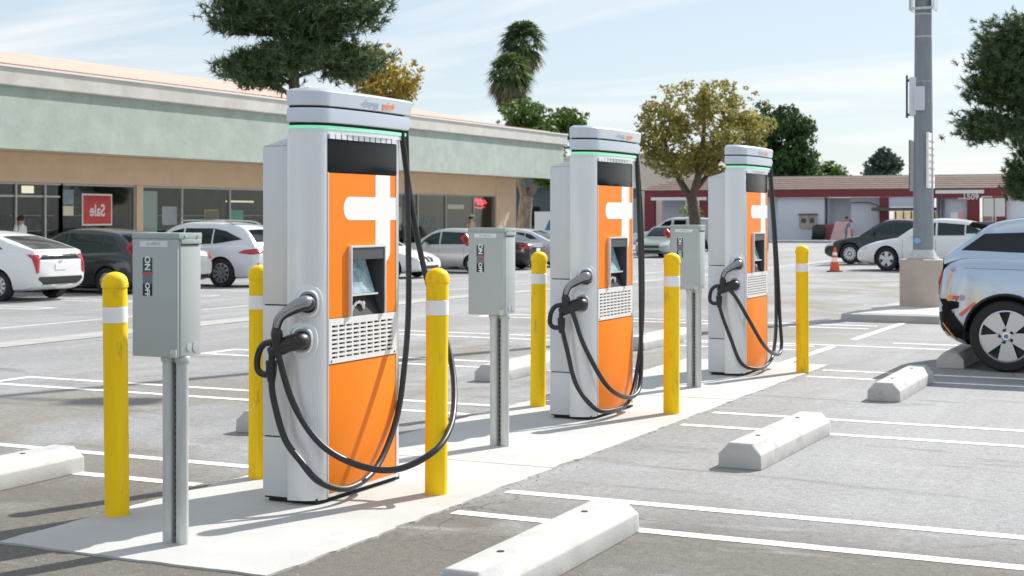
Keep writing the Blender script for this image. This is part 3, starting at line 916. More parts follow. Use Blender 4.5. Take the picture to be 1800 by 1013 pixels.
def patch(car, name, m, parent, poly, org, ax_u, ax_v, dr, off=.006, rings=4, sub=3):
    """lay a shaped panel on the bodywork by casting its outline along dr"""
    org, U, V, Dv = Vector(org), Vector(ax_u), Vector(ax_v), Vector(dr).normalized()
    P = []
    for i, a in enumerate(poly):
        b = poly[(i+1) % len(poly)]
        for k in range(sub): P.append((a[0]+(b[0]-a[0])*k/sub, a[1]+(b[1]-a[1])*k/sub))
    cx = sum(p[0] for p in P)/len(P); cy = sum(p[1] for p in P)/len(P)
    v = []; f = []; n = len(P)
    def proj(u, w):
        q = org+U*u+V*w
        hit = car.bvh.ray_cast(q, Dv)
        if hit[0] is None:
            h = car.bvh.find_nearest(q+Dv*1.0); return h[0]-Dv*off
        return hit[0]-Dv*off
    for k in range(rings):
        sc = 1-k/rings
        for p in P: v.append(proj(cx+(p[0]-cx)*sc, cy+(p[1]-cy)*sc))
    v.append(proj(cx, cy))
    for k in range(rings-1):
        for i in range(n): f.append((k*n+i, k*n+(i+1) % n, (k+1)*n+(i+1) % n, (k+1)*n+i))
    for i in range(n): f.append(((rings-1)*n+i, (rings-1)*n+(i+1) % n, rings*n))
    # rim folded back to the bodywork so the panel has an edge
    base = len(v)
    for i in range(n): v.append(Vector(v[i])+Dv*(off+.004))
    for i in range(n): f.append((i, base+i, base+(i+1) % n, (i+1) % n))
    mb = MB(); mb.add(v, f)
    return mb.build(name, m, parent, smooth=60)
def mir(poly): return [(-u, w) for u, w in poly]

WHEELS = {}
def wheel_meshes(r, spokes, style, rimr):
    key = (r, spokes, style, rimr)
    if key in WHEELS: return WHEELS[key]
    w = .105
    t = MB(); t.lathe([(rimr, -w), (r-.025, -w), (r-.006, -w+.02), (r, -w+.05), (r, w-.05), (r-.006, w-.02), (r-.025, w), (rimr+.004, w*.98), (rimr-.01, w*.80), (rimr-.01, -w)], 36, axis='y', caps=False)
    q = MB()
    q.lathe([(rimr-.004, -w*.4), (rimr-.004, w*.82), (rimr-.022, w*.86), (rimr-.028, w*.5), (rimr-.03, -.02)], 36, axis='y', caps=False, mi=0)
    q.lathe([(rimr-.02, .0), (rimr-.02, .004)], 24, axis='y', mi=1)
    q.lathe([(.075, .0), (.07, w*.72), (.055, w*.78), (.03, w*.80)], 18, axis='y', mi=0)
    for i in range(spokes):
        a = 2*math.pi*i/spokes+.3
        wi, wo = (.034, .026) if style == 'thin' else ((.045, .098) if style == 'aero' else (.05, .062))
        c, s_ = math.cos(a), math.sin(a)
        def pt(rr, off, y): return (rr*s_+off*c, y, rr*c-off*s_)
        ro = rimr-.02
        v = [pt(.05, -wi, w*.55), pt(.05, wi, w*.55), pt(ro, wo, w*.62), pt(ro, -wo, w*.62),
             pt(.05, -wi, w*.8), pt(.05, wi, w*.8), pt(ro, wo, w*.80), pt(ro, -wo, w*.80)]
        q.add(v, [(0, 3, 2, 1), (4, 5, 6, 7), (0, 1, 5, 4), (1, 2, 6, 5), (2, 3, 7, 6), (3, 0, 4, 7)], 0)
    WHEELS[key] = (t.mesh('wheel', TYRE, smooth=40), q.mesh('rim', [RIM, RIM_D], smooth=40))
    return WHEELS[key]
def wheels(car, parent, spokes=10, style='thin', rimr=None):
    tm, rm = wheel_meshes(car.wr, spokes, style, rimr or car.wr*.66)
    for x in (car.fx, car.rx):
        for sg in (1, -1):
            o = link('wheel', tm, parent); r = link('rim', rm, o)
            o.location = (x, sg*(car.W/2-.115), car.wr)
            o.rotation_euler = (0, R(37*x), 0 if sg > 0 else R(180))

def side_glass(car, parent, polys, m=GLASS, name='side_window', both=True, off=.006):
    for pl in polys:
        for sg in ((1, -1) if both else (-1,)):
            patch(car, name, m, parent, pl, (0, sg*3, 0), (1, 0, 0), (0, 0, 1), (0, -sg, 0), off)
def end_glass(car, parent, name, x0, x1, w0, w1, front=True, m=GLASS, off=.007):
    """windscreen or rear screen on the cabin between stations x0 (low) and x1 (high)"""
    poly = [(-w0, x0), (w0, x0), (w1, x1), (-w1, x1)]
    return patch(car, name, m, parent, poly, (0, 0, 4), (0, 1, 0), (1, 0, 0), (0, 0, -1), off, 4, 6)
def on_rear(car, name, m, parent, poly, off=.008, both=False, sub=3):
    for p in ([poly, mir(poly)] if both else [poly]):
        patch(car, name, m, parent, p, (-5, 0, 0), (0, 1, 0), (0, 0, 1), (1, 0, 0), off, 4, sub)
def on_front(car, name, m, parent, poly, off=.008, both=False, sub=3):
    for p in ([poly, mir(poly)] if both else [poly]):
        patch(car, name, m, parent, p, (5, 0, 0), (0, 1, 0), (0, 0, 1), (-1, 0, 0), off, 4, sub)
def on_side(car, name, m, parent, poly, off=.005, sub=3, both=True):
    for sg in ((1, -1) if both else (-1,)):
        patch(car, name, m, parent, poly, (0, sg*3, 0), (1, 0, 0), (0, 0, 1), (0, -sg, 0), off, 3, sub)
def on_corner(car, name, m, parent, poly, ang, off=.008):
    """panel wrapped round a corner, cast at ang degrees from the long axis (mirrored pair)"""
    for sg in (1, -1):
        d = Vector((math.cos(R(ang)), math.sin(R(ang))*sg, 0))
        u = Vector((-d.y, d.x, 0))*sg
        corner = Vector(((-1 if ang < 90 else 1)*car.L/2, -sg*car.hw(car.L/2*(-1 if ang < 90 else 1)), 0))
        patch(car, name, m, parent, poly, corner-d*5, u, (0, 0, 1), d, off, 4, 4)

def paint(name, c, metal=.0, rough=.28):
    return M('paint_'+name, c, rough, metal=metal, coat=.7, var=.02, vs_=1.5)
def base_details(c, t, zs=.62, mirrors=True, seams=(), pm=None):
    seam = M('panel_gap', (.03, .03, .03), .7)
    for x in seams:
        on_side(c, 'door_gap', seam, t, [(x-.004, .30), (x+.004, .30), (x+.004, c.dk(x)-.06), (x-.004, c.dk(x)-.06)], .003, 4)
    if seams and len(seams) > 1:
        for x in seams[1:]:
            on_side(c, 'door_handle', pm or CHROME, t, [(x+.06, c.dk(x)-.19), (x+.26, c.dk(x)-.18), (x+.26, c.dk(x)-.15), (x+.06, c.dk(x)-.155)], .016)
    if mirrors:
        for sg in (1, -1):
            m = MB(); x = c.fx-.75
            y = sg*(c.W/2*.93)
            m.loft([[(x-.05+dx, y+sg*a, c.dk(x)+.04+dz) for dx, dz in ((-.05, -.03), (.05, -.05), (.08, .0), (.05, .06), (-.05, .07))] for a in (0., .05, .19)])
            m.build('mirror', pm or BLACK_P, t, bevel=.015)

SED_DECK = [(-2.35, .92), (-2.2, 1.0), (-1.6, 1.02), (-.6, .97), (.6, .95), (1.0, .93), (1.7, .83), (2.15, .70), (2.35, .58)]
SED_ROOF = [(-1.9, .98), (-1.5, 1.18), (-1.0, 1.37), (-.5, 1.44), (0., 1.45), (.3, 1.40), (.7, 1.20), (1.1, .93)]
HAT_DECK = [(-2.05, .80), (-1.98, .93), (-1.5, .98), (-.6, .95), (.5, .93), (.95, .92), (1.6, .82), (1.95, .66), (2.05, .56)]
HAT_ROOF = [(-2.0, .92), (-1.75, 1.22), (-1.45, 1.42), (-.8, 1.50), (-.1, 1.51), (.25, 1.45), (.65, 1.22), (1.05, .92)]
SUV_DECK = [(-2.4, 1.0), (-2.3, 1.10), (-1.7, 1.13), (-.6, 1.08), (.6, 1.06), (1.0, 1.06), (1.8, .98), (2.25, .84), (2.4, .66)]
SUV_ROOF = [(-2.3, 1.08), (-2.05, 1.42), (-1.8, 1.60), (-1.0, 1.68), (0, 1.69), (.35, 1.62), (.75, 1.36), (1.1, 1.06)]
PRI_DECK = [(-2.28, .98), (-2.2, 1.07), (-1.6, 1.05), (-.6, .98), (.6, .94), (1.0, .92), (1.7, .78), (2.1, .64), (2.28, .54)]
PRI_ROOF = [(-2.2, 1.07), (-1.6, 1.24), (-1.0, 1.39), (-.3, 1.47), (.1, 1.46), (.5, 1.33), (.9, 1.1), (1.25, .92)]

def sedan_windows(c, t, m=GLASS, roof=SED_ROOF, x=(-1.5, 1.0)):
    rf, dk = c.rf, c.dk
    a, b = x
    def top(xx, d=.10): return rf(xx)-d
    side_glass(c, t, [[(a+.1, dk(a)+.05), (a+.62, dk(a)+.03), (a+.62, top(a+.62)), (a+.38, top(a+.38))],
                      [(a+.66, dk(-.5)+.03), (-.06, dk(0)+.03), (-.06, top(-.06)), (a+.66, top(a+.66))],
                      [(.0, dk(0)+.03), (b-.28, dk(.7)+.03), (b-.42, top(b-.42, .12)), (.33, top(.33)), (0, top(0))]], m)

def place(t, x, y, rz): t.location = (x, y, gz(x, y)+.0); t.rotation_euler = (0, 0, rz)
PLT = [(-.16, -.06), (.16, -.06), (.16, .06), (-.16, .06)]
def pl_at(z, w=1.): return [(u*w, z+v*w) for u, v in PLT]

def make_car(kind, label, cat, pc, x, y, rz, group='parked cars', **kw):
    t = thing('parked_car', label, cat, (0, 0, 0), 0, group)
    if kind == 'prius':
        c = CarBody(4.57, 1.76, PRI_DECK, PRI_ROOF, 2.7, .95, .32, .2, nose=.2, tail=.14)
        c.finish('body', pc, t)
        sedan_windows(c, t, GLASS, PRI_ROOF, (-1.5, 1.15))
        end_glass(c, t, 'rear_window', -2.12, -1.15, .60, .50); end_glass(c, t, 'windscreen', 1.18, .35, .62, .52)
        on_rear(c, 'rear_glass_strip', GLASS, t, [(-.60, .88), (.60, .88), (.64, 1.0), (-.64, 1.0)], .006)
        on_corner(c, 'tail_light', LAMP_R, t, [(-.16, 1.0), (.16, .97), (.12, .88), (.10, .62), (.04, .58), (-.02, .80), (-.06, .92)], 38, .01)
        on_rear(c, 'number_plate', PLATE, t, pl_at(.72), .012)
        on_rear(c, 'bumper_insert', BLACK_P, t, [(-.66, .47), (-.5, .36), (.5, .36), (.66, .47), (.62, .52), (-.62, .52)], .012)
        on_rear(c, 'bumper_trim', CHROME, t, [(-.52, .335), (.52, .335), (.52, .35), (-.52, .35)], .02)
        on_rear(c, 'badge', CHROME, t, [(.05*math.cos(k*.9), .84+.03*math.sin(k*.9)) for k in range(7)], .012)
        on_corner(c, 'headlight', LAMP_W, t, [(-.2, .62), (.2, .66), (.2, .76), (-.15, .70)], 140, .008)
        wheels(c, t, 10, 'thin'); base_details(c, t, seams=(-.98, -.02, .98), pm=pc)
    elif kind == 'hatch':
        c = CarBody(4.1, 1.74, HAT_DECK, HAT_ROOF, 2.55, .82, .31, .19, nose=.2, tail=.13)
        c.finish('body', pc, t)
        sedan_windows(c, t, GLASS_T, HAT_ROOF, (-1.75, 1.0))
        end_glass(c, t, 'rear_window', -1.93, -1.5, .60, .52); end_glass(c, t, 'windscreen', .98, .3, .62, .52)
        on_corner(c, 'tail_light', LAMP_R, t, [(-.03, .68), (.16, .68), (.17, .94), (-.01, .94)], 35, .01)
        on_rear(c, 'number_plate', PLATE, t, pl_at(.74), .012)
        on_rear(c, 'bumper_insert', BLACK_P, t, [(-.6, .30), (.6, .30), (.55, .42), (-.55, .42)], .01)
        on_corner(c, 'headlight', LAMP_W, t, [(-.18, .58), (.18, .60), (.2, .74), (-.12, .72)], 140, .008)
        wheels(c, t, kw.get('sp', 7), 'thick'); base_details(c, t, seams=(-1.0, -.02, .92), pm=pc)
    elif kind == 'sedan':
        c = CarBody(4.7, 1.82, SED_DECK, SED_ROOF, 2.75, .92, .33, .18, nose=.2, tail=.15)
        c.finish('body', pc, t)
        sedan_windows(c, t, kw.get('glass', GLASS))
        end_glass(c, t, 'rear_window', -1.78, -1.0, .62, .52); end_glass(c, t, 'windscreen', 1.03, .32, .66, .54)
        on_corner(c, 'tail_light', LAMP_R, t, [(-.24, .78), (.15, .76), (.15, .90), (-.26, .92)], 35, .01)
        on_rear(c, 'number_plate', PLATE, t, pl_at(.72), .012)
        on_rear(c, 'trunk_trim', CHROME, t, [(-.42, .83), (.42, .83), (.42, .86), (-.42, .86)], .01)
        on_rear(c, 'bumper_insert', BLACK_P, t, [(-.62, .28), (.62, .28), (.58, .38), (-.58, .38)], .01)
        if kw.get('kidney'):
            for sg in (1, -1):
                on_front(c, 'kidney_grille', BLACK_GL, t, [(sg*.03, .52), (sg*.20, .53), (sg*.22, .62), (sg*.17, .68), (sg*.03, .68)], .012)
            on_front(c, 'air_intake', BLACK_P, t, [(-.55, .30), (.55, .30), (.48, .40), (-.48, .40)], .008)
            on_corner(c, 'headlight', LAMP_W, t, [(-.22, .55), (.20, .57), (.2, .69), (-.14, .67)], 148, .008)
        else:
            on_front(c, 'grille', BLACK_P, t, [(-.42, .46), (.42, .46), (.46, .58), (-.46, .58)], .008)
            on_front(c, 'air_intake', BLACK_P, t, [(-.55, .27), (.55, .27), (.45, .37), (-.45, .37)], .008)
            on_corner(c, 'headlight', LAMP_W, t, [(-.22, .54), (.28, .60), (.26, .72), (-.14, .66)], 138, .008)
        on_corner(c, 'side_marker', LAMP_O, t, [(-.30, .60), (-.20, .60), (-.20, .66), (-.29, .66)], 132, .011)
        wheels(c, t, kw.get('sp', 5), kw.get('st', 'thick')); base_details(c, t, seams=(-1.02, -.02, .95), pm=kw.get('trim', pc))
    elif kind == 'suv':
        c = CarBody(4.85, 1.9, SUV_DECK, SUV_ROOF, 2.79, .98, .38, .23, nose=.18, tail=.13)
        c.finish('body', pc, t)
        rf, dk = c.rf, c.dk
        side_glass(c, t, [[(-1.92, dk(-1.9)+.13), (-1.25, dk(-1.3)+.04), (-1.02, dk(-1)+.03), (-1.0, rf(-1)-.15), (-1.38, rf(-1.38)-.18)],
                          [(-.96, dk(-1)+.03), (-.06, dk(0)+.03), (-.06, rf(0)-.15), (-.96, rf(-.9)-.15)],
                          [(.0, dk(0)+.03), (.78, dk(.8)+.03), (.62, rf(.62)-.16), (.35, rf(.35)-.15), (0, rf(0)-.15)]], GLASS)
        end_glass(c, t, 'rear_window', -2.24, -1.95, .64, .56); end_glass(c, t, 'windscreen', 1.03, .4, .68, .58)
        on_corner(c, 'tail_light', LAMP_R, t, [(-.42, .90), (-.1, .86), (.30, .92), (.42, 1.0), (.1, 1.03), (-.3, .98)], 40, .012)
        on_rear(c, 'number_plate', PLATE, t, pl_at(.78), .012)
        on_rear(c, 'bumper_insert', BLACK_P, t, [(-.72, .36), (.72, .36), (.68, .50), (-.68, .50)], .01)
        on_corner(c, 'reflector', LAMP_R, t, [(-.05, .50), (.0, .50), (.06, .64), (.02, .64)], 35, .012)
        on_front(c, 'grille', BLACK_P, t, [(-.42, .42), (.42, .42), (.36, .62), (.5, .82), (-.5, .82), (-.36, .62)], .008)
        on_corner(c, 'headlight', LAMP_W, t, [(-.22, .70), (.22, .74), (.24, .88), (-.14, .84)], 142, .008)
        on_side(c, 'sill_cladding', BLACK_P, t, [(-.7, .27), (.85, .27), (.82, .36), (-.66, .36)], .006)
        for sg in (1, -1):
            MB().tube(spline([(-1.5, sg*.58, rf(-1.5)+.0), (-1.2, sg*.58, rf(-1.2)+.05), (0, sg*.58, rf(0)+.055), (.2, sg*.58, rf(.2)+.01)], 4), .016, 6).build('roof_rail', GALV, t)
        wheels(c, t, 10, 'thin', .26); base_details(c, t, seams=(-1.0, -.02, .9), pm=pc)
    elif kind == 'pickup':
        deck = [(-2.7, 1.08), (-2.6, 1.12), (-.9, 1.12), (-.2, 1.10), (1.0, 1.10), (1.4, 1.08), (2.2, 1.0), (2.6, .86), (2.7, .72)]
        roof = [(-2.6, 1.1), (-2.45, 1.6), (-2.2, 1.78), (-1.2, 1.84), (.1, 1.84), (.45, 1.76), (.85, 1.45), (1.2, 1.1)]
        c = CarBody(5.4, 1.95, deck, roof, 3.3, 1.0, .39, .3, nose=.12, tail=.05, tumble=.22)
        c.finish('body', pc, t)
        rf, dk = c.rf, c.dk
        side_glass(c, t, [[(-.75, dk(0)+.16), (-.05, dk(0)+.16), (-.05, rf(0)-.13), (-.75, rf(0)-.13)],
                          [(.1, dk(0)+.03), (.9, dk(.8)+.03), (.7, rf(.7)-.15), (.45, rf(.45)-.12), (.1, rf(.1)-.12)]], GLASS)
        end_glass(c, t, 'rear_window', -2.55, -2.3, .64, .56); end_glass(c, t, 'windscreen', 1.12, .5, .68, .58)
        on_rear(c, 'tail_light', LAMP_R, t, [(.66, .78), (.80, .78), (.80, 1.05), (.66, 1.05)], .012, True)
        on_corner(c, 'headlight', LAMP_W, t, [(-.18, .72), (.18, .72), (.2, .90), (-.14, .90)], 142, .008)
        wheels(c, t, 6, 'thick'); base_details(c, t, seams=(-.02, .98), pm=CHROME)
    place(t, x, y, rz)
    t.scale = (1, 1, kw.get('sz', 1.))
    return t, c
PI = math.pi
WHITE = paint('white', (.80, .80, .80))
CG = 'cars parked in front of the shops'
make_car('prius', 'white hatchback with a dark glass strip across its tail, at the left edge', 'car', WHITE, -24.45, 24.05, PI, CG)
make_car('hatch', 'dark charcoal hatchback parked beyond the white hatchback at the left edge', 'car', paint('charcoal', (.022, .026, .030), .2), -24.35, 27.3, PI, CG)
make_car('sedan', 'silver saloon whose tail lamp shows right of the nearest switch box', 'car', paint('silver', (.42, .43, .44), .6, .3), -25.3, 29.55, PI, CG)
make_car('suv', 'white sport utility car with black sloping side windows, left of the nearest charger', 'car', paint('pearl', (.74, .76, .79), .1), -24.7, 32.1, PI, CG)
make_car('sedan', 'white saloon facing out with twin black grille openings', 'car', WHITE, -24.5, 40.2, 0, CG, kidney=True)
make_car('hatch', 'pale silver hatchback behind the middle switch box', 'car', paint('pale_silver', (.55, .56, .57), .5, .3), -24.1, 45.1, PI, CG, sp=7)
make_car('sedan', 'black saloon with red tail lamps behind the yellow bollard left of the middle charger', 'car', paint('black', (.010, .011, .013), .1), -24.6, 48.4, PI, CG)
make_car('sedan', 'pale grey saloon beyond the black saloon, left of the middle charger', 'car', paint('pale_grey', (.6, .62, .64), .3), -24.7, 51.4, PI, CG)
make_car('sedan', 'sage green saloon facing the camera between the middle and farthest chargers', 'car', paint('sage', (.34, .40, .37), .4, .3), -23.75, 66.3, -PI/2, CG)
make_car('hatch', 'dark blue hatchback behind the sage green saloon', 'car', paint('dark_blue', (.02, .03, .04), .3), -22.0, 72.8, -PI/2, CG)
make_car('pickup', 'white pickup with a rear cap parked before the car wash', 'pickup', paint('cool_white', (.66, .69, .74), .1), -27.5, 78.5, PI, CG)
make_car('sedan', 'black saloon with many-spoked wheels, nose left, behind the traffic cone', 'car', paint('black', (.010, .011, .013), .1), -10.2, 51.9, PI, 'cars in the far right stalls', sp=12, st='thin', glass=GLASS_T, sz=1.07)
make_car('sedan', 'white saloon with five-spoked wheels, nose left, behind the light pole', 'car', WHITE, -7.75, 46.0, PI, 'cars in the far right stalls', sp=5, glass=GLASS_T, sz=1.09)
make_car('suv', 'dark sport utility car facing the camera in front of the car wash', 'car', paint('graphite', (.03, .035, .04), .3), -18.6, 104.0, -PI/2+.15, 'cars in the far right stalls')

# the silver blue electric hatchback, tail towards the chargers
def electric_car():
    t = thing('parked_car', 'silver blue electric hatchback at the right edge, tail towards the wheel stop', 'car')
    pc = M('paint_ice_blue', (.46, .545, .64), .2, metal=.75, coat=.8)
    L, W = 4.0, 1.775
    deck = [(-2.0, 1.06), (-1.93, 1.14), (-1.7, 1.17), (-.9, 1.15), (-.4, 1.08), (.3, 1.06), (1.0, 1.05), (1.5, .98), (1.85, .85), (2.0, .72)]
    roof = [(-1.95, 1.12), (-1.66, 1.36), (-1.52, 1.46), (-1.0, 1.54), (-.4, 1.58), (.1, 1.57), (.5, 1.48), (.9, 1.25), (1.25, 1.04)]
    c = CarBody(L, W, deck, roof, 2.57, .76, .35, .20, nose=.2, tail=.10, tumble=.24, cw=.93)
    c.rx = -2.0+.655; c.fx = c.rx+2.57
    c.finish('body', pc, t)
    rf, dk = c.rf, c.dk
    side_glass(c, t, [[(-1.78, dk(-1.7)+.02), (-.5, dk(-.6)+.03), (-.5, rf(-.5)-.16), (-1.2, rf(-1.2)-.15), (-1.56, rf(-1.56)-.075)],
                      [(-.46, dk(-.4)+.03), (.72, dk(.7)+.03), (.58, rf(.58)-.16), (.2, rf(.2)-.15), (-.46, rf(-.46)-.16)]], GLASS)
    end_glass(c, t, 'rear_window', -1.9, -1.6, .62, .54); end_glass(c, t, 'windscreen', 1.15, .35, .66, .56)
    on_rear(c, 'tailgate', BLACK_GL, t, [(-.72, .74), (.72, .74), (.74, 1.1), (-.74, 1.1)], .01)
    on_corner(c, 'tail_light', LAMP_R, t, [(.05, .84), (.16, .84), (.16, 1.0), (.05, 1.0)], 20, .014)
    # black lower bumper wrapping the corner, with its amber and red strips
    on_side(c, 'rear_bumper', BLACK_GL, t, [(-2.01, .70), (-1.985, .42), (-1.90, .28), (-1.72, .22), (-1.75, .42), (-1.86, .56), (-1.93, .70)], .016, 4)
    on_rear(c, 'rear_bumper', BLACK_GL, t, [(-.83, .70), (-.80, .26), (.80, .26), (.83, .70)], .014)
    on_side(c, 'bumper_lip', LAMP_O, t, [(-1.965, .46), (-1.95, .46), (-1.82, .30), (-1.84, .29)], .02, 4)
    on_side(c, 'reflector', M('reflector_red', (.8, .12, .1), .3), t, [(-1.80, .55), (-1.77, .53), (-1.63, .66), (-1.65, .675)], .009, 4)
    on_side(c, 'decal', M('decal_orange', (.85, .30, .06), .5), t, [(-1.91, .70), (-1.86, .69), (-1.85, .735), (-1.90, .74)], .006)
    on_side(c, 'decal', M('decal_red', (.62, .10, .12), .5), t, [(-1.855, .70), (-1.80, .695), (-1.79, .73), (-1.85, .735)], .006)
    on_side(c, 'decal', M('decal_grey', (.45, .30, .42), .5), t, [(-1.79, .685), (-1.745, .69), (-1.74, .735), (-1.78, .745)], .006)
    sp = MB(); sp.loft([[(-1.74, y, 1.425), (-1.70, y, 1.46), (-1.52, y, rf(-1.52)+.010-abs(y)*.05), (-1.42, y, rf(-1.42)-.04), (-1.55, y, rf(-1.55)-.06)] for y in (-.60, -.4, 0, .4, .60)])
    sp.build('spoiler', BLACK_GL, t, smooth=40)
    on_side(c, 'body_crease', M('panel_gap', (.03, .03, .03), .7), t, [(-1.75, 1.005), (-.6, .985), (-.6, .988), (-1.75, 1.009)], .002, 5)
    # arch lip
    for sg in (1, -1):
        lip = MB()
        pts = []
        for k in range(25):
            a = R(-8+k*196/24); x = c.rx+.405*math.cos(a); z = .35+.405*math.sin(a)
            h = c.bvh.ray_cast(Vector((x, sg*3, z)), Vector((0, -sg, 0)))
            y = h[0].y if h[0] else sg*.85
            pts.append((x, y+sg*.004, max(.2, z)))
        lip.tube(pts, .014, 6); lip.build('wheel_arch', M('arch_black', (.02, .02, .02), .6), t, smooth=50)
    wheels(c, t, 5, 'aero', .262)
    # hub roundel and bolts
    for sg in (-1,):
        hub = MB(); hub.lathe([(.034, 0), (.034, .004)], 20, (0, 0, 0), 'y'); ho = hub.build('hub_badge', CHROME, t); ho.location = (c.rx, -W/2+.024, .35)
        hb = MB()
        hb.lathe([(.024, -.0015), (.024, -.0005)], 18, (0, 0, 0), 'y'); q = hb.build('hub_roundel', M('roundel_blue', (.1, .25, .5), .4), ho)
        for k in range(5):
            a = 2*PI*k/5+.3+.62
            MB().lathe([(.014, 0), (.014, .012)], 10, (c.rx+.062*math.sin(a), -W/2+.022, .35+.062*math.cos(a)), 'y').build('wheel_bolt', DARKGAP, t)
    base_details(c, t, seams=(-.48, .82), pm=BLACK_P)
    place(t, -1.905-c.rx, 15.0+W/2, 0)
electric_car()

# ------------------------------------------------------------------ traffic cone
def cone(x, y, label):
    t = thing('traffic_cone', label, 'traffic cone', (x, y, gz(x, y)))
    MB().box(-.2, .2, -.2, .2, 0, .035).build('base', M('cone_base', (.03, .03, .03), .7), t, bevel=.01)
    OR = M('cone_orange', (.80, .09, .025), .45)
    def rr(z): return .155-.125*(z-.035)/.69
    for z0, z1, m, n in ((.035, .30, OR, 'cone_body'), (.30, .42, REFL, 'reflective_band'), (.42, .49, OR, 'cone_body'), (.49, .58, REFL, 'reflective_band'), (.58, .725, OR, 'cone_tip')):
        MB().lathe([(rr(z0)+.0, z0), (rr(z1), z1)], 20).build(n, m, t, smooth=40)
cone(-10.45, 43.9, 'orange and white traffic cone standing on the lot beyond the far bollard')

# ------------------------------------------------------------------ shop building on the left
FX, WX = -29.5, -32.0           # fascia plane, shop-window plane
BY0, BY1 = 18.0, 67.2
STUCCO = M('green_stucco', (.405, .465, .41), .9, var=.15, vs_=1.6, bump=.5, bs=9)
EAVE = M('eave_concrete', (.64, .625, .575), .85, var=.14, vs_=1.2, bump=.2, bs=20)
TAN = M('tan_stucco', (.70, .54, .385), .9, var=.07, vs_=1.5, bump=.2, bs=20)
ROOFP = M('peach_roof', (.60, .40, .325), .9, var=.1, vs_=1.1, bump=.4, bs=18)
ALU = M('window_aluminium', (.42, .42, .41), .4, metal=.5)
sh = thing('shop_building', 'long low shop building with a pale green fascia and peach roof', 'building', (0, 0, -.13))
zo = .13
def shp(name, m, *b, bevel=0): return box(name, m, sh, *b[:4], b[4]+zo, b[5]+zo, bevel=bevel)
shp('fascia', STUCCO, FX-.35, FX, BY0, BY1, 3.34, 5.03)
shp('soffit', TAN, WX-.2, FX-.344, BY0+.01, BY1-.3, 3.42, 3.55)
ev = MB(); ev.prism([(FX-.62, 5.032), (FX+.10, 5.032), (FX+.13, 5.06), (FX+.16, 5.52), (FX-.62, 5.52)], lambda u, v, a: (u, a, v+zo), BY0-.1, BY1+.1)
ev.build('eave', EAVE, sh)
shp('eave_cap', M('cap_white', (.8, .79, .76), .7), FX-.3, FX+.205, BY0-.12, BY1+.12, 5.522, 5.575)
shp('flashing', M('flashing_rust', (.34, .17, .13), .6, var=.2), FX-.5, FX-.42, BY0, BY1-1, 5.53, 5.70)
rf_ = MB(); rf_.add([(FX-.5, BY0, 5.6+zo), (FX-.5, BY1-2.2, 5.6+zo), (FX-5.2, BY1-9, 6.72+zo), (FX-5.2, BY0, 6.72+zo), (FX-13, BY0, 6.68+zo), (FX-13, BY1-9, 6.68+zo), (FX-13, BY1-2.2, 5.6+zo)],
                    [(0, 1, 2, 3), (3, 2, 5, 4), (1, 6, 5, 2)])
rf_.build('roof', ROOFP, sh)
shp('bulkhead', TAN, WX-.25, WX, BY0, BY1-.6, 2.52, 3.41)
shp('end_wall', TAN, WX-.2, WX-.01, 65.2, BY1-1.2, -.1, 3.45) if False else None
# piers between the shop bays
for y0, y1 in ((18., 32.1), (38.2, 38.5), (46.0, 46.9), (53.3, 54.0), (64.7, 66.9)):
    shp('pier', TAN, WX-.25, WX+.03, y0, y1, 0, 2.518 if y1 < 64 else 3.4)
shp('side_wall', TAN, FX-13, WX-.26, 66.65, 66.88, 0, 3.4)
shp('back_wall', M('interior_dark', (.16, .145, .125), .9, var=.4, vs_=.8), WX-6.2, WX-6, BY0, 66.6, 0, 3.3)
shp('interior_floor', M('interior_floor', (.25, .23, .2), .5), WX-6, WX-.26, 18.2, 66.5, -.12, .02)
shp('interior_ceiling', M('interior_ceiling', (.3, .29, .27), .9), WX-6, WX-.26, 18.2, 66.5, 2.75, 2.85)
# glazing: every pane and mullion its own piece
def glass_mat():
    m = bpy.data.materials.new('shop_glass'); m.use_nodes = True
    n, l = m.node_tree.nodes, m.node_tree.links
    for x in list(n):
        if x.type == 'BSDF_PRINCIPLED': n.remove(x)
    t = n.new('ShaderNodeBsdfTransparent'); t.inputs[0].default_value = (.84, .88, .86, 1)
    g = n.new('ShaderNodeBsdfGlossy'); g.inputs['Roughness'].default_value = .03; g.inputs['Color'].default_value = (.8, .85, .85, 1)
    lw = n.new('ShaderNodeLayerWeight'); lw.inputs['Blend'].default_value = .5
    pw_ = n.new('ShaderNodeMath'); pw_.operation = 'POWER'; pw_.inputs[1].default_value = 3.5; l.new(lw.outputs['Facing'], pw_.inputs[0])
    fr = n.new('ShaderNodeMath'); fr.operation = 'MULTIPLY_ADD'; fr.inputs[1].default_value = .45; fr.inputs[2].default_value = .03; l.new(pw_.outputs[0], fr.inputs[0])
    mx = n.new('ShaderNodeMixShader')
    l.new(fr.outputs[0], mx.inputs[0]); l.new(t.outputs[0], mx.inputs[1]); l.new(g.outputs[0], mx.inputs[2])
    l.new(mx.outputs[0], n['Material Output'].inputs['Surface'])
    return m
SG_ = glass_mat()
def bay(y0, y1, div, z0=.25, z1=2.51, transom=None):
    ys = [y0]+div+[y1]
    for a, b in zip(ys, ys[1:]):
        p = shp('window_pane', SG_, WX-.09, WX-.075, a+.03, b-.03, z0+.03, z1-.03)
        if transom: shp('transom', ALU, WX-.115, WX-.05, a+.035, b-.035, transom, transom+.06)
    for y in ys: shp('mullion', ALU, WX-.14, WX-.02, y-.035, y+.035, z0, z1)
    for k, (a, b) in enumerate(zip(ys, ys[1:])):
        shp('window_rail', ALU, WX-.13, WX-.03, a+.036, b-.036, z1-.05, z1); shp('window_rail', ALU, WX-.13, WX-.03, a+.036, b-.036, z0, z0+.05)
    shp('stall_riser', TAN, WX-.2, WX-.0, y0, y1, 0, z0-.002)
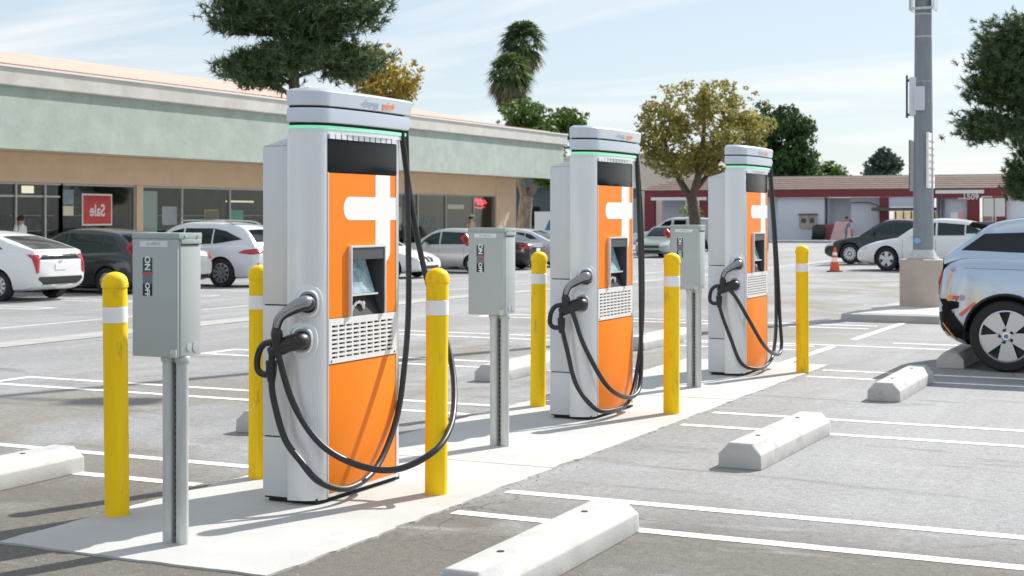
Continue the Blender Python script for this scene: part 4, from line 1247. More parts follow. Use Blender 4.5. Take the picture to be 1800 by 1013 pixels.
bay(32.15, 34.8, [32.9, 34.1], .06, 2.51, 2.08)
bay(34.8, 38.15, [], .3)
bay(38.55, 45.95, [40.6, 43.3], .3)
bay(46.95, 53.25, [49., 51.2], .3)
bay(54.05, 64.65, [55.9, 57.0, 59.6, 62.4], .3)
# ceiling tubes glowing inside
TUBE = M('tube_light', (.9, .9, .88), .5, emit=3., ecol=(1, .96, .88))
for y in (33.6, 34.3, 34.9, 39.3, 42.0, 47, 49, 56.2, 60.0, 61.2, 62.2):
    shp('ceiling_light', TUBE, WX-1.2, WX-1.05, y, y+.55, 2.62, 2.68)
def poster(name, label, m, y, z, w, h, border=None, frame=None, x=None, tilt=0):
    X = (x if x is not None else WX-.16)
    t = thing(name, label, 'sign', (X, y, z-h/2), tilt)
    if border:
        MB().box(-.012, 0, -w/2, w/2, 0, h).build('border', border, t)
        MB().box(-.004, .004, -w/2+.05, w/2-.05, .05, h-.05).build('face', m, t)
    else:
        MB().box(-.012, 0, -w/2, w/2, 0, h).build('face', m, t, bevel=.004)
    return t
WHT = M('card_white', (.78, .77, .74), .6)
ps = poster('sale_poster', 'red poster with white mirrored Sale lettering in the shop window', M('poster_red', (.55, .045, .045), .5, var=.08, vs_=3), 35.85, 1.76, 1.38, 1.0, WHT, x=WX+.0)
ps.location = (WX-.065, 36.42, 1.22)
lettering('lettering', 'Sale', .52, WHT, ps, lambda u, v: (.0065, -u*.86, .46+v), bold=.012)
for k in range(3):
    MB().box(.0045, .006, -.5, .5, .80+k*.05, .815+k*.05).build('small_print', M('print_dark', (.28, .02, .02), .6), ps)
nt = poster('notice_sheet', 'cream notice sheet with a picture stuck on the glass beside the shop door', M('paper_cream', (.72, .68, .52), .7), 32.75, 1.68, .50, .30, x=WX-.066); nt.location.y = 35.1
bluep = poster('notice_sheet', 'pale blue picture sheet above the cream notice by the shop door', M('paper_blue', (.22, .32, .36), .6, var=.3, vs_=6), 32.75, 2.1, .5, .46, x=WX-.066); bluep.location.y = 35.1
wp = poster('display_panel', 'tall pale grey panel standing in the window right of the tan pier', M('panel_grey', (.55, .60, .60), .7), 36.0, 1.3, 1.05, 2.0, x=WX-.28)
wp.location = (WX-.3, 39.1, .35)
pw = poster('window_poster', 'white and lilac poster low in the window beside the grey panel', M('poster_lilac', (.66, .66, .78), .6, var=.15, vs_=3), 37.2, 1.35, .78, .62, x=WX-.2)
pw.location = (WX-.2, 40.15, 1.22)
po_ = poster('window_poster', 'orange framed poster in the window above the white sport utility car', M('poster_dark', (.16, .12, .08), .6), 40, 1.5, .8, .42, M('poster_orange', (.70, .30, .09), .6), x=WX-.2)
po_.location = (WX-.2, 42.45, 1.33)
te = poster('window_poster', 'teal poster in the window above the white sport utility car', M('poster_teal', (.07, .47, .40), .6), 42, 1.5, .76, .40, x=WX-.2); te.location = (WX-.2, 43.95, 1.33)
ns = poster('neon_sign', 'red glowing sign in the last shop window beside the dark door', M('sign_back', (.03, .03, .035), .6), 61, 1.9, 1.5, .8, x=WX-.25)
ns.location = (WX-.25, 63.4, 1.7)
nm_ = M('neon_red', (.9, .05, .08), .5, emit=.7, ecol=(1, .06, .10))
MB().tube(spline([(.03, -.6, .52), (.03, -.35, .62), (.03, -.2, .40), (.03, 0, .60), (.03, .2, .38), (.03, .4, .55), (.03, .6, .44)], 6), .07, 8).build('neon_tube', nm_, ns, smooth=60)
MB().tube(spline([(.03, -.5, .24), (.03, 0, .20), (.03, .5, .26)], 5), .03, 8).build('neon_tube', nm_, ns, smooth=60)
ylw = poster('light_bar', 'thin cream light bar across the window right of the teal poster', M('bar_cream', (.8, .74, .55), .5, emit=.4, ecol=(1, .9, .65)), 41, 2., 1.7, .06, x=WX-.4); ylw.location = (WX-.4, 44.4, 2.02)
dl = poster('door_sign', 'small cream sign above the shop entrance', M('sign_cream', (.75, .72, .55), .5, emit=.25, ecol=(1, .95, .7)), 30.6, 2.35, .5, .22, x=WX-.05); dl.location = (WX-.06, 33.4, 2.2)
wg = poster('window_poster', 'white patterned poster low in the window right of the nearest charger', M('poster_pattern', (.68, .69, .64), .6, var=.35, vs_=4), 53, 1.4, 1.5, 1.1, x=WX-.2); wg.location = (WX-.2, 55.1, .9)
dr_ = poster('window_poster', 'dark red poster high in the window right of the nearest charger', M('poster_maroon', (.2, .02, .03), .6, var=.3, vs_=3), 53, 2.1, 1.3, .6, x=WX-.2); dr_.location = (WX-.2, 55.2, 1.9)
ww = poster('window_poster', 'long white lettered strip in the dark window above the pale silver hatchback', WHT, 56, 2, 1.6, .2, x=WX-.2); ww.location = (WX-.2, 60.9, 1.85)
# shelves and racks inside, dim shapes behind the glass
rng = random.Random(4)
for k in range(14):
    y = 33.2+k*2.35
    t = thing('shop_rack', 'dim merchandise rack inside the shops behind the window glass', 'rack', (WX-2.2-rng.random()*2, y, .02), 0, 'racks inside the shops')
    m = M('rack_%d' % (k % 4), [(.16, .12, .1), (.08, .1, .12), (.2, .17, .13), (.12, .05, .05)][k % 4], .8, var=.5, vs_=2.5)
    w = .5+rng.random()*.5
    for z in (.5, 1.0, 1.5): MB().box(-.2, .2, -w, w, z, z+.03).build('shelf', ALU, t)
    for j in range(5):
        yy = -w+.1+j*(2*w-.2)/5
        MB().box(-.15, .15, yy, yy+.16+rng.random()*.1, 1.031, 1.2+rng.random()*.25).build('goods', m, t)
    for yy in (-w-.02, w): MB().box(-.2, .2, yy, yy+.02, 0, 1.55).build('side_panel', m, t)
# bin by the last pier
bn = thing('litter_bin', 'small dark bin against the tan pier at the end of the shops', 'bin', (WX+.4, 65.8, -.13))
MB().lathe([(.22, 0), (.26, .75), (.27, .8)], 16).build('bucket', BLACK_P, bn, smooth=40); MB().lathe([(.275, .801), (.2, .9), (.04, .93)], 16).build('lid', BLACK_P, bn, smooth=40)
# rooftop floodlight near the pine
fl = thing('floodlight', 'small floodlight on a post along the shop roof edge', 'light', (-29.75, 43.2, 5.70))
MB().tube([(0, 0, -.15), (0, 0, .62)], .03, 8).build('post', DGREY, fl)
fm = MB(); fm.prism([(-.12, -.02), (.22, .26), (.26, .20), (-.06, -.10)], lambda u, v, a: (a, u, v+.72), -.14, .14); fm.build('lamp', GALV, fl, bevel=.01)

# ------------------------------------------------------------------ car wash across the far side
CY = 120.
GZ = -.41
cwm = thing('car_wash_building', 'low white and red car wash building with a brown tiled roof', 'building', (0, CY, GZ))
CWW = M('wash_white', (.66, .70, .76), .8, var=.06, vs_=.5)
CWR = M('wash_red', (.20, .024, .036), .6, var=.08, vs_=1)
CWB = M('wash_beige', (.66, .58, .48), .85, var=.05)
TILE = M('roof_tile', (.17, .115, .09), .85, var=.3, vs_=1.8)
def cw(name, m, px0, px1, y0, y1, z0, z1, bevel=0):
    return box(name, m, cwm, cxp(px0), cxp(px1), y0, y1, z0-GZ, z1-GZ, bevel=bevel)
def cxp(px):     # facade plan laid out from measured bearings
    t = (px-900)/2600.; c, s_ = math.cos(R(25.7)), math.sin(R(25.7))
    d = CY/(t*s_+c); return t*d*c-d*s_
# red fascia and tiled slope
cw('fascia', CWR, 1133, 1796, -.02, .3, 3.05, 3.66)
for k in range(6):
    z = 3.66+k*.185; y = .05+k*.8
    m = MB(); m.prism([(y-.12, z), (y+.85, z+.175), (y+.85, z+.26), (y-.12, z+.09)], lambda u, v, a: (a, u, v-GZ), cxp(1120+k*7), cxp(1802))
    m.build('tile_course', TILE, cwm)
cw('ridge_cap', CWB, 1330, 1802, 4.90, 5.2, 4.80, 4.93)
for a, b in ((1365, 1447), ):
    cw('white_wall', CWW, a, b, .35, .6, 0+GZ, 3.04)
cw('white_wall', CWW, 1447, 1492, 2.2, 2.4, GZ, 3.04)
rw = MB(); x0 = cxp(1447); rw.add([(x0, .6, 0), (x0, 2.2, 0), (x0, 2.2, 3.45), (x0, .6, 3.45), (x0+.2, .6, 0), (x0+.2, 2.2, 0), (x0+.2, 2.2, 3.45), (x0+.2, .6, 3.45)], [(0, 1, 2, 3), (7, 6, 5, 4), (0, 4, 5, 1), (3, 2, 6, 7)]); rw.build('return_wall', CWW, cwm)
cw('white_wall', CWW, 1492, 1546, .8, 1.0, GZ, 3.04)
cw('red_column', CWR, 1546, 1561, -.05, .5, GZ, 3.04)
cw('white_panel', CWW, 1562, 1640, .1, .3, 2.25, 3.04)
cw('shop_canopy', DGREY, 1538, 1644, -1.4, .6, 1.92, 2.2)
cw('shop_front', M('shop_warm', (.5, .42, .28), .7, emit=.25, ecol=(1, .8, .5), var=.6, vs_=1.2), 1562, 1640, 2.0, 2.1, GZ, 1.9)
for p in (1566, 1580, 1594, 1608, 1622, 1636): cw('shop_mullion', DGREY, p, p+2.2, 1.6, 1.7, GZ, 1.9)
cw('white_wall', CWW, 1640, 1678, 1.5, 1.7, GZ, 3.04)
cw('white_door', CWW, 1660, 1700, .4, .6, GZ, 2.9)
for p in (1633, 1640, 1650, 1656): cw('dark_post', DGREY, p, p+2, -.2, .0, 1.2, 3.04)
cw('red_column', CWR, 1700, 1721, -.05, .4, GZ, 3.04)
cw('lintel_sign', WHT, 1645, 1730, -.20, -.03, 3.28, 3.56)
cw('red_panel', CWR, 1632, 1726, -.18, -.03, 2.92, 3.2)
lettering('lettering', '1509', .62, WHT, cwm, lambda u, v: (cxp(1707)+u, -.24, 3.0-GZ+v), bold=.01)
cw('beige_wall', CWB, 1721, 1750, 1.8, 2.0, GZ, 3.04)
cw('red_column', CWR, 1744, 1768, -.05, .4, GZ, 3.04)
cw('white_wall', CWW, 1768, 1800, .4, .6, GZ, 3.04)
cw('red_column', CWR, 1133, 1150, -.05, .5, GZ, 3.04)
cw('lintel_sign', WHT, 1146, 1243, -.25, -.04, 2.86, 3.12)
cw('white_wall', CWW, 1150, 1190, 2.0, 2.2, GZ, 2.9)
cw('red_column', CWR, 1232, 1250, -.05, .5, GZ, 3.04)
cw('white_wall', CWW, 1250, 1366, .8, 1.0, GZ, 3.04)
cw('bay_back', M('bay_dark', (.08, .10, .08), .9, var=.5), 1190, 1232, 6, 6.2, GZ, 3.0)
tp = MB(); tp.box(cxp(1133), cxp(1800), 5.25, 9, 4.4, 5.15); tp.build('rear_parapet', CWB, cwm)
# things standing by the car wash
def at_wash(px, dy): return cxp(px), CY+dy
x, y = at_wash(1419, .2)
vp = thing('menu_panel', 'tan price panel with pictures on the white car wash wall', 'sign', (x, y, GZ))
MB().box(-.72, .72, -.02, .14, .95, 2.0).build('panel', M('menu_tan', (.45, .40, .32), .6, var=.4, vs_=4), vp); MB().box(-.78, .78, -.1, .14, 2.0, 2.12).build('hood', DGREY, vp)
for k in (-.35, .35): MB().box(k-.2, k+.2, -.03, -.021, 1.35, 1.75).build('picture', DGREY, vp)
x, y = at_wash(1466, -.8)
rb = thing('red_cabinet', 'red cabinet beside the car wash entrance', 'cabinet', (x, y, GZ))
MB().box(-.9, .9, 0, 1.2, 0, 1.25).build('housing', M('cab_red', (.30, .05, .07), .6), rb, bevel=.03); MB().box(-.85, -.3, -.03, 0, .1, 1.15).build('door', M('cab_brown', (.16, .09, .09), .6), rb)
x, y = at_wash(1444, -.5)
rm = thing('rubber_heap', 'dark covered roller by the car wash wall', 'cover', (x, y, GZ))
MB().lathe([(.62, -.5), (.7, -.3), (.7, .3), (.62, .5)], 20, (0, 0, .55), 'x').build('roll', BLACK_P, rm, smooth=50); MB().box(-.6, .6, -.4, .4, 0, .3).build('foot', DGREY, rm)
x, y = at_wash(1503, -4)
af = thing('sandwich_board', 'pinkish folding sign board in front of the car wash', 'sign', (x, y, GZ))
for s_ in (1, -1):
    q = MB(); q.add([(-.95, -.55*s_, 0), (.7, -.55*s_, 0), (.5, -.05*s_, 1.5), (-.6, -.05*s_, 1.5), (-.95, -.6*s_, 0), (.7, -.6*s_, 0), (.5, -.1*s_, 1.5), (-.6, -.1*s_, 1.5)], [(0, 1, 2, 3), (7, 6, 5, 4), (0, 4, 5, 1), (1, 5, 6, 2), (2, 6, 7, 3), (3, 7, 4, 0)])
    q.build('board', M('board_pink', (.62, .40, .38), .7, var=.2, vs_=1), af)
x, y = at_wash(1520, .4)
hl = thing('hose_arch', 'thin curved hose arm on the car wash wall', 'hose arm', (x, y, GZ))
MB().tube(spline([(-1.2, 0, 3.0), (.2, 0, 3.0), (1.0, 0, 2.7), (1.2, 0, 2.0), (1.2, 0, .4)], 6), .05, 6).build('pipe', DGREY, hl)
x, y = at_wash(1689, -1.5)
fp = thing('vacuum_post', 'pink and white vacuum post by the car wash', 'vacuum', (x, y, GZ))
MB().box(-.5, .1, -.3, .3, 0, 2.2).build('cabinet', M('vac_white', (.7, .68, .66), .5), fp, bevel=.05); MB().box(.1, .45, -.3, .3, 0, 2.3).build('side', M('vac_pink', (.65, .3, .34), .5), fp, bevel=.05)
MB().tube(spline([(.45, -.2, 1.6), (.7, -.3, 1.2), (.75, -.3, .6), (.5, -.3, .1)], 5), .06, 6).build('hose', BLACK_P, fp)
for i, (px, lb) in enumerate(((1757, 'pale sign board before the red car wash wall, left one of the pair'), (1776, 'pale sign board before the red car wash wall, right one of the pair'))):
    x, y = at_wash(px, -6)
    t = thing('sign_board', lb, 'sign', (x, y, GZ), 0, 'twin sign boards')
    MB().box(-.36, .36, 0, .05, 1.9, 3.25).build('board', M('board_pale', (.62, .62, .58), .6), t); MB().tube([(-.3 if i else .3, .06, 0), (-.3 if i else .3, .06, 1.95)], .05, 6).build('post', GALV, t)
# taller cream block behind
bb = thing('cream_building', 'tall cream building behind the car wash and autumn tree', 'building', (-50, 134, GZ))
MB().box(-12, 6.2, 0, 12, 0, 7.6).build('wall', M('cream_wall', (.72, .63, .52), .9, var=.05), bb)
MB().box(-12.1, 6.3, -.1, 12.1, 7.61, 7.9).build('parapet', M('cream_cap', (.78, .72, .64), .9), bb)
# white sign with blue lettering beyond the shops
ws_ = thing('white_sign', 'white board with blurred blue print beyond the end of the shops', 'sign', (-36.2, 83, GZ))
MB().box(-2.2, 2.2, 0, .15, .6, 2.2).build('board', WHT, ws_); MB().prism([(-1.5, 1.05), (1.1, 1.05), (1.4, 1.5), (.4, 1.75), (-.3, 1.6), (-1.2, 1.7)], lambda u, v, a: (u, a, v), -.012, -.001).build('blue_print', M('sign_blue', (.03, .2, .38), .5, var=.4, vs_=4), ws_)
for x in (-1.8, 1.8): MB().tube([(x, .08, 0), (x, .08, .62)], .06, 6).build('post', GALV, ws_)
dk_ = thing('dark_building', 'dark house beyond the end of the shops', 'building', (-45.5, 98, GZ))
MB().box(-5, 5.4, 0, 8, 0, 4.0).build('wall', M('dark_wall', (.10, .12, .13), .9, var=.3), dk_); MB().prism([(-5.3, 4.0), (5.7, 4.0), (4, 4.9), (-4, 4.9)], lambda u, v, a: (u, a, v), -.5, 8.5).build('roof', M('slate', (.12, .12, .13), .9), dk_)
for k in range(3): MB().box(-4+k*3, -2.4+k*3, -.05, .0, 1.2, 2.6).build('window', BLACK_GL, dk_)

# ------------------------------------------------------------------ trees
def np_mesh(name, V, F, m):
    me = bpy.data.meshes.new(name)
    k = F.shape[1]
    me.vertices.add(len(V)); me.vertices.foreach_set('co', V.astype(np.float32).ravel())
    me.loops.add(F.size); me.loops.foreach_set('vertex_index', F.astype(np.int32).ravel())
    me.polygons.add(len(F)); me.polygons.foreach_set('loop_start', np.arange(0, F.size, k, dtype=np.int32))
    me.update(calc_edges=True); me.validate()
    me.materials.append(m)
    return me
def rnd_dirs(r, n):
    d = r.normal(size=(n, 3)); return d/np.linalg.norm(d, axis=1)[:, None]
def leaves(r, blobs, per, size, elong=1.5, shell=.55):
    """leaf-shaped quads spread through ellipsoid clumps; each blob (x,y,z,rx,ry,rz)"""
    Vs = []
    for b in blobs:
        n = max(8, int(per*b[3]*b[4]*b[5]))
        d = rnd_dirs(r, n); rad = r.random(n)**(1/3.)*(1-shell)+shell*r.random(n)**.25
        p = np.array(b[:3])+d*rad[:, None]*np.array(b[3:6])*(1+.12*r.normal(size=(n, 1)))
        nrm = rnd_dirs(r, n)*.8+d*.5+np.array([0, 0, .35]); nrm /= np.linalg.norm(nrm, axis=1)[:, None]
        t = np.cross(nrm, rnd_dirs(r, n)); t /= np.linalg.norm(t, axis=1)[:, None]
        u = np.cross(nrm, t)
        s = size*(.6+.8*r.random((n, 1)))
        Vs.append(np.stack([p-t*s*elong*.5, p-u*s*.42+nrm*s*.08, p+t*s*elong*.5, p+u*s*.42+nrm*s*.08], 1).reshape(-1, 3))
    V = np.concatenate(Vs); F = np.arange(len(V)).reshape(-1, 4)
    return V, F
def needles(r, tufts, per, length, width):
    """pine tufts: fine triangles fanning from a point along a direction"""
    Vs = []
    T = np.array([q[:3] for q in tufts]); Dn = np.array([q[3:6] for q in tufts])
    n = len(T)*per
    P = np.repeat(T, per, 0); d0 = np.repeat(Dn, per, 0)
    d = d0*.75+rnd_dirs(r, n)*.85; d /= np.linalg.norm(d, axis=1)[:, None]
    P = P+d0*(r.random((n, 1))-.5)*length*1.1
    sd = np.cross(d, rnd_dirs(r, n)); sd /= np.linalg.norm(sd, axis=1)[:, None]
    L = length*(.6+.6*r.random((n, 1))); w = width*(.7+.6*r.random((n, 1)))
    V = np.stack([P-sd*w*.5, P+sd*w*.5, P+d*L], 1).reshape(-1, 3)
    return V, np.arange(len(V)).reshape(-1, 3)
BARK = M('bark', (.13, .095, .07), .9, var=.5, vs_=5, bump=.7, bs=14, stretch=(3, 3, .7))
BARK_P = M('bark_pale', (.34, .30, .24), .9, var=.5, vs_=3, bump=.4, bs=10, stretch=(2, 2, .8))
def trunk(t, limbs, m=BARK):
    mb = MB()
    for pts, r0, r1 in limbs:
        s_ = spline(pts, 5); mb.tube(s_, list(np.linspace(r0, r1, len(s_))), 9)
    return mb.build('trunk', m, t, smooth=60)

GREEN = leaf_mat('leaf_green', [(.05, .10, .02), (.09, .16, .03), (.14, .22, .05), (.07, .13, .03)], transl=.35)
DGREEN = leaf_mat('leaf_dark', [(.03, .07, .022), (.05, .10, .03), (.08, .14, .045)], transl=.3)
AUTUMN = leaf_mat('leaf_autumn', [(.28, .25, .07), (.40, .33, .09), (.20, .23, .07), (.42, .32, .09), (.28, .28, .09), (.15, .20, .07)], transl=.5)
GOLD = leaf_mat('leaf_gold', [(.38, .26, .04), (.45, .33, .06), (.28, .26, .06), (.16, .19, .05)], transl=.42)
PINE = leaf_mat('pine_needles', [(.036, .075, .034), (.065, .115, .048), (.11, .165, .07), (.20, .235, .11)], transl=.3)
BLUEG = leaf_mat('leaf_bluegreen', [(.05, .08, .06), (.07, .11, .08), (.09, .13, .10)])

def blobs_in(r, c, R3, n, rr):
    """clumps scattered in an ellipsoid, crowded to its skin, with gaps"""
    out = []
    for _ in range(n):
        d = rnd_dirs(r, 1)[0]; q = .45+.55*r.random()**.5
        p = np.array(c)+d*q*np.array(R3)
        s = rr*(.6+.8*r.random())
        out.append((p[0], p[1], p[2], s*1.15, s*1.15, s*.8))
    return out
def tree(label, x, y, limbs, blobs, mat, per, size, seed, bark=BARK, group=None, name='leafy_tree', z=None):
    t = thing(name, label, 'tree', (x, y, gz(x, y) if z is None else z), 0, group)
    trunk(t, limbs, bark)
    r = np.random.default_rng(seed)
    V, F = leaves(r, blobs, per, size)
    o = link('crown', np_mesh('crown', V, F, mat), t)
    return t

def bearing(px, d):
    c, s_ = math.cos(R(25.7)), math.sin(R(25.7)); la = (px-900)/2600*d
    return la*c-d*s_, la*s_+d*c
def pine(label, px, d, pads, h, seed, tuft_n, rt=.24, length=.34, width=.028):
    x, y = bearing(px, d)
    t = thing('pine_tree', label, 'tree', (x, y, gz(x, y)))
    r = np.random.default_rng(seed)
    limbs = [([(0, 0, 0), (.08, 0, h*.35), (-.05, .05, h*.7), (.05, 0, h)], rt, .05)]
    tufts = []
    for (px_, py_, pz, rx, ry, rz, n) in pads:
        limbs.append(([(0, 0, max(1., pz-.45)), (px_*.45, py_*.45, pz-.2), (px_, py_, pz)], rt*.3, .03))
        for _ in range(n):
            a = rnd_dirs(r, 1)[0]; q = .35+.65*r.random()**.45
            sx, sy = rx*(.18+.22*r.random()), ry*(.18+.22*r.random())
            c = np.array((px_, py_, pz))+a*q*np.array((rx, ry, rz))
            out = np.array((c[0]-px_*.4, c[1]-py_*.4, 0)); out = out/(np.linalg.norm(out)+1e-6)
            for _k in range(5):
                e = c+r.normal(size=3)*np.array((sx, sy, rz*.22))
                dv = out*.7+np.array((0, 0, .55))+r.normal(size=3)*.35; dv /= np.linalg.norm(dv)
                tufts.append((*e, *dv))
    trunk(t, limbs)
    V, F = needles(r, tufts, tuft_n, length, width)
    link('crown', np_mesh('crown', V, F, PINE), t)
    return t
# camera-right and camera-depth unit vectors on the ground, for laying out crowns seen from the lot
CR = np.array((math.cos(R(25.7)), math.sin(R(25.7)))); CD = np.array((-math.sin(R(25.7)), math.cos(R(25.7))))
def crown_pads(d, specs, hz=1.52, x0=None, base=0.):
    """specs: (px, py, half width px, half height px, n, depth offset) -> pads relative to the trunk"""
    out = []
    for px, py, hw_, hh, n, dd in specs:
        D = d+dd; lat = (px-x0)/2600*D; z = hz-(py-380)/2600*D-base
        p = CR*lat+CD*dd
        k = D/2600
        out.append((p[0], p[1], z, hw_*k, max(.7, hw_*k*.8), hh*k, n))
    return out
P1 = crown_pads(40, [(440, 120, 48, 26, 55, 0), (520, 105, 60, 24, 70, -.8), (600, 112, 56, 30, 75, .5), (470, 140, 40, 14, 25, -.6), (530, 85, 50, 14, 30, .4),
                     (430, 15, 62, 34, 70, .4), (520, 30, 70, 36, 90, -.5), (615, 8, 60, 40, 75, .3), (560, 55, 60, 18, 40, .2), (420, 48, 40, 12, 22, 0),
                     (500, -60, 80, 40, 80, 0), (600, -70, 70, 40, 60, 0.5), (440, -75, 60, 35, 45, -.5), (530, -150, 80, 50, 70, 0), (520, -230, 50, 40, 40, 0)], x0=515, base=-.35)
pine('dark green pine rising above the shop roof at the top left', 515, 40, P1, 10.5, 11, 20, .24, .24, .034)
P2 = crown_pads(62, [(1770, 85, 45, 40, 60, 0), (1800, 60, 60, 30, 60, .5), (1745, 120, 40, 28, 45, -.5), (1790, 150, 60, 40, 80, 0), (1735, 165, 36, 22, 35, 0), (1800, 190, 50, 36, 60, .6),
                     (1725, 225, 40, 26, 50, 0), (1780, 230, 50, 26, 55, -.4), (1810, 120, 60, 60, 80, 1), (1850, 200, 60, 60, 80, 0), (1800, 290, 26, 30, 40, 0), (1798, 330, 22, 24, 30, .3), (1860, 100, 60, 60, 60, 0), (1870, 290, 50, 50, 50, 0)], x0=1835, base=-.15)
pine('dark rounded pine at the right edge behind the white saloon', 1835, 62, P2, 9.5, 12, 24, .26, .25, .042)

def crown_blobs(d, x0, specs, seed, rr, base=0.):
    """specs in bearings: (px, py, half width, half height, clumps)"""
    r = np.random.default_rng(seed); out = []
    for px, py, hw_, hh, n in specs:
        lat = (px-x0)/2600*d; z = 1.52-(py-380)/2600*d-base; k = d/2600
        p = CR*lat
        out += blobs_in(r, (p[0], p[1], z), (hw_*k, hw_*k*.85, hh*k), n, rr)
    return out
def lb_(px0, pts, d, base):
    """limb points given as bearings (px, py, depth offset)"""
    o = []
    for px, py, dd in pts:
        p = CR*((px-px0)/2600*d)+CD*dd
        o.append((p[0], p[1], max(-.1, 1.52-(py-380)/2600*d-base)))
    return o
# autumn sycamore between the middle and far chargers
d = 80; x, y = bearing(1222, d); b = gz(x, y)
lm = [(lb_(1222, [(1222, 445, 0), (1222, 390, 0), (1216, 350, 0)], d, b), .36, .28),
      (lb_(1222, [(1216, 352, 0), (1195, 315, .3), (1182, 285, .6), (1170, 240, .8)], d, b), .22, .07),
      (lb_(1222, [(1216, 352, 0), (1228, 300, -.4), (1235, 240, -.4), (1240, 190, 0)], d, b), .24, .06),
      (lb_(1222, [(1222, 335, 0), (1260, 290, .5), (1300, 240, .7)], d, b), .16, .05)]
bl_ = crown_blobs(d, 1222, [(1235, 230, 112, 62, 110), (1160, 225, 50, 44, 34), (1300, 240, 58, 48, 38), (1235, 172, 70, 30, 26), (1190, 275, 55, 28, 22), (1260, 290, 60, 24, 16)], 21, .40, b)+crown_blobs(d, 1222, [(1235, 190, 118, 52, 60), (1240, 160, 80, 20, 16)], 41, .17, b)+crown_blobs(d, 1222, [(1205, 285, 60, 26, 26), (1275, 285, 50, 24, 18)], 45, .36, b)
tree('autumn sycamore with brown and gold leaves between the middle and far chargers', x, y, lm, bl_, AUTUMN, 620, .15, 21, name='sycamore_tree')
# deep green tree behind it
d = 138; x, y = bearing(1372, d); b = gz(x, y)
tree('deep green bushy tree right of the autumn sycamore', x, y, [(lb_(1372, [(1372, 440, 0), (1370, 330, 0), (1375, 240, 0)], d, b), .3, .08)],
     crown_blobs(d, 1372, [(1372, 255, 52, 70, 40), (1345, 215, 28, 30, 10), (1395, 290, 34, 40, 14)], 22, 1.0, b), DGREEN, 170, .28, 22)
# golden tree behind the shop roof
d = 75; x, y = bearing(672, d); b = gz(x, y)
tree('golden autumn tree behind the shop roof beside the pine', x, y, [(lb_(672, [(672, 445, 0), (670, 250, 0), (676, 150, 0)], d, b), .3, .06)],
     crown_blobs(d, 672, [(675, 145, 52, 50, 30), (700, 165, 34, 24, 8), (640, 110, 40, 40, 14)], 23, .5, b)+crown_blobs(d, 672, [(685, 125, 62, 48, 40)], 43, .16, b), GOLD, 420, .17, 23)
# green tree at the end of the shops
d = 76; x, y = bearing(925, d); b = gz(x, y)
tree('green leafy tree with a forked pale trunk at the end of the shops', x, y,
     [(lb_(925, [(922, 450, 0), (922, 390, 0), (926, 345, 0)], d, b), .42, .34), (lb_(925, [(926, 350, 0), (945, 325, 0), (975, 295, .3), (990, 240, .3)], d, b), .2, .08), (lb_(925, [(924, 350, 0), (912, 300, 0), (925, 230, 0)], d, b), .24, .08)],
     crown_blobs(d, 925, [(930, 210, 42, 30, 22), (985, 225, 42, 22, 16), (960, 240, 60, 26, 20), (975, 315, 26, 18, 8)], 24, .6, b)+crown_blobs(d, 925, [(950, 210, 90, 26, 26)], 44, .2, b), GREEN, 460, .17, 24, bark=BARK_P)
# hedge-like shrub in the car wash bay, distant trees
d = 112; x, y = bearing(1208, d)
tree('green shrub showing through the car wash opening', x, y, [([(0, 0, 0), (0, 0, 1.2)], .08, .03)], crown_blobs(d, 1208, [(1208, 390, 24, 26, 14)], 25, .6, GZ), GREEN, 260, .2, 25, name='leafy_shrub')
d = 160; x, y = bearing(1450, d); b = gz(x, y)
tree('low bright green tree behind the car wash roof', x, y, [([(0, 0, 0), (0, 0, 5)], .2, .05)], crown_blobs(d, 1450, [(1450, 306, 40, 16, 22), (1425, 312, 26, 12, 8)], 26, .8, b), GREEN, 150, .34, 26)
d = 165; x, y = bearing(1554, d); b = gz(x, y)
tree('bluish green pointed tree behind the car wash roof', x, y, [([(0, 0, 0), (0, 0, 8)], .2, .05)], crown_blobs(d, 1554, [(1554, 292, 27, 18, 16), (1556, 275, 12, 12, 6), (1550, 305, 34, 12, 10)], 27, .7, b), BLUEG, 170, .34, 27)
d = 70; x, y = bearing(1800, d); b = gz(x, y)

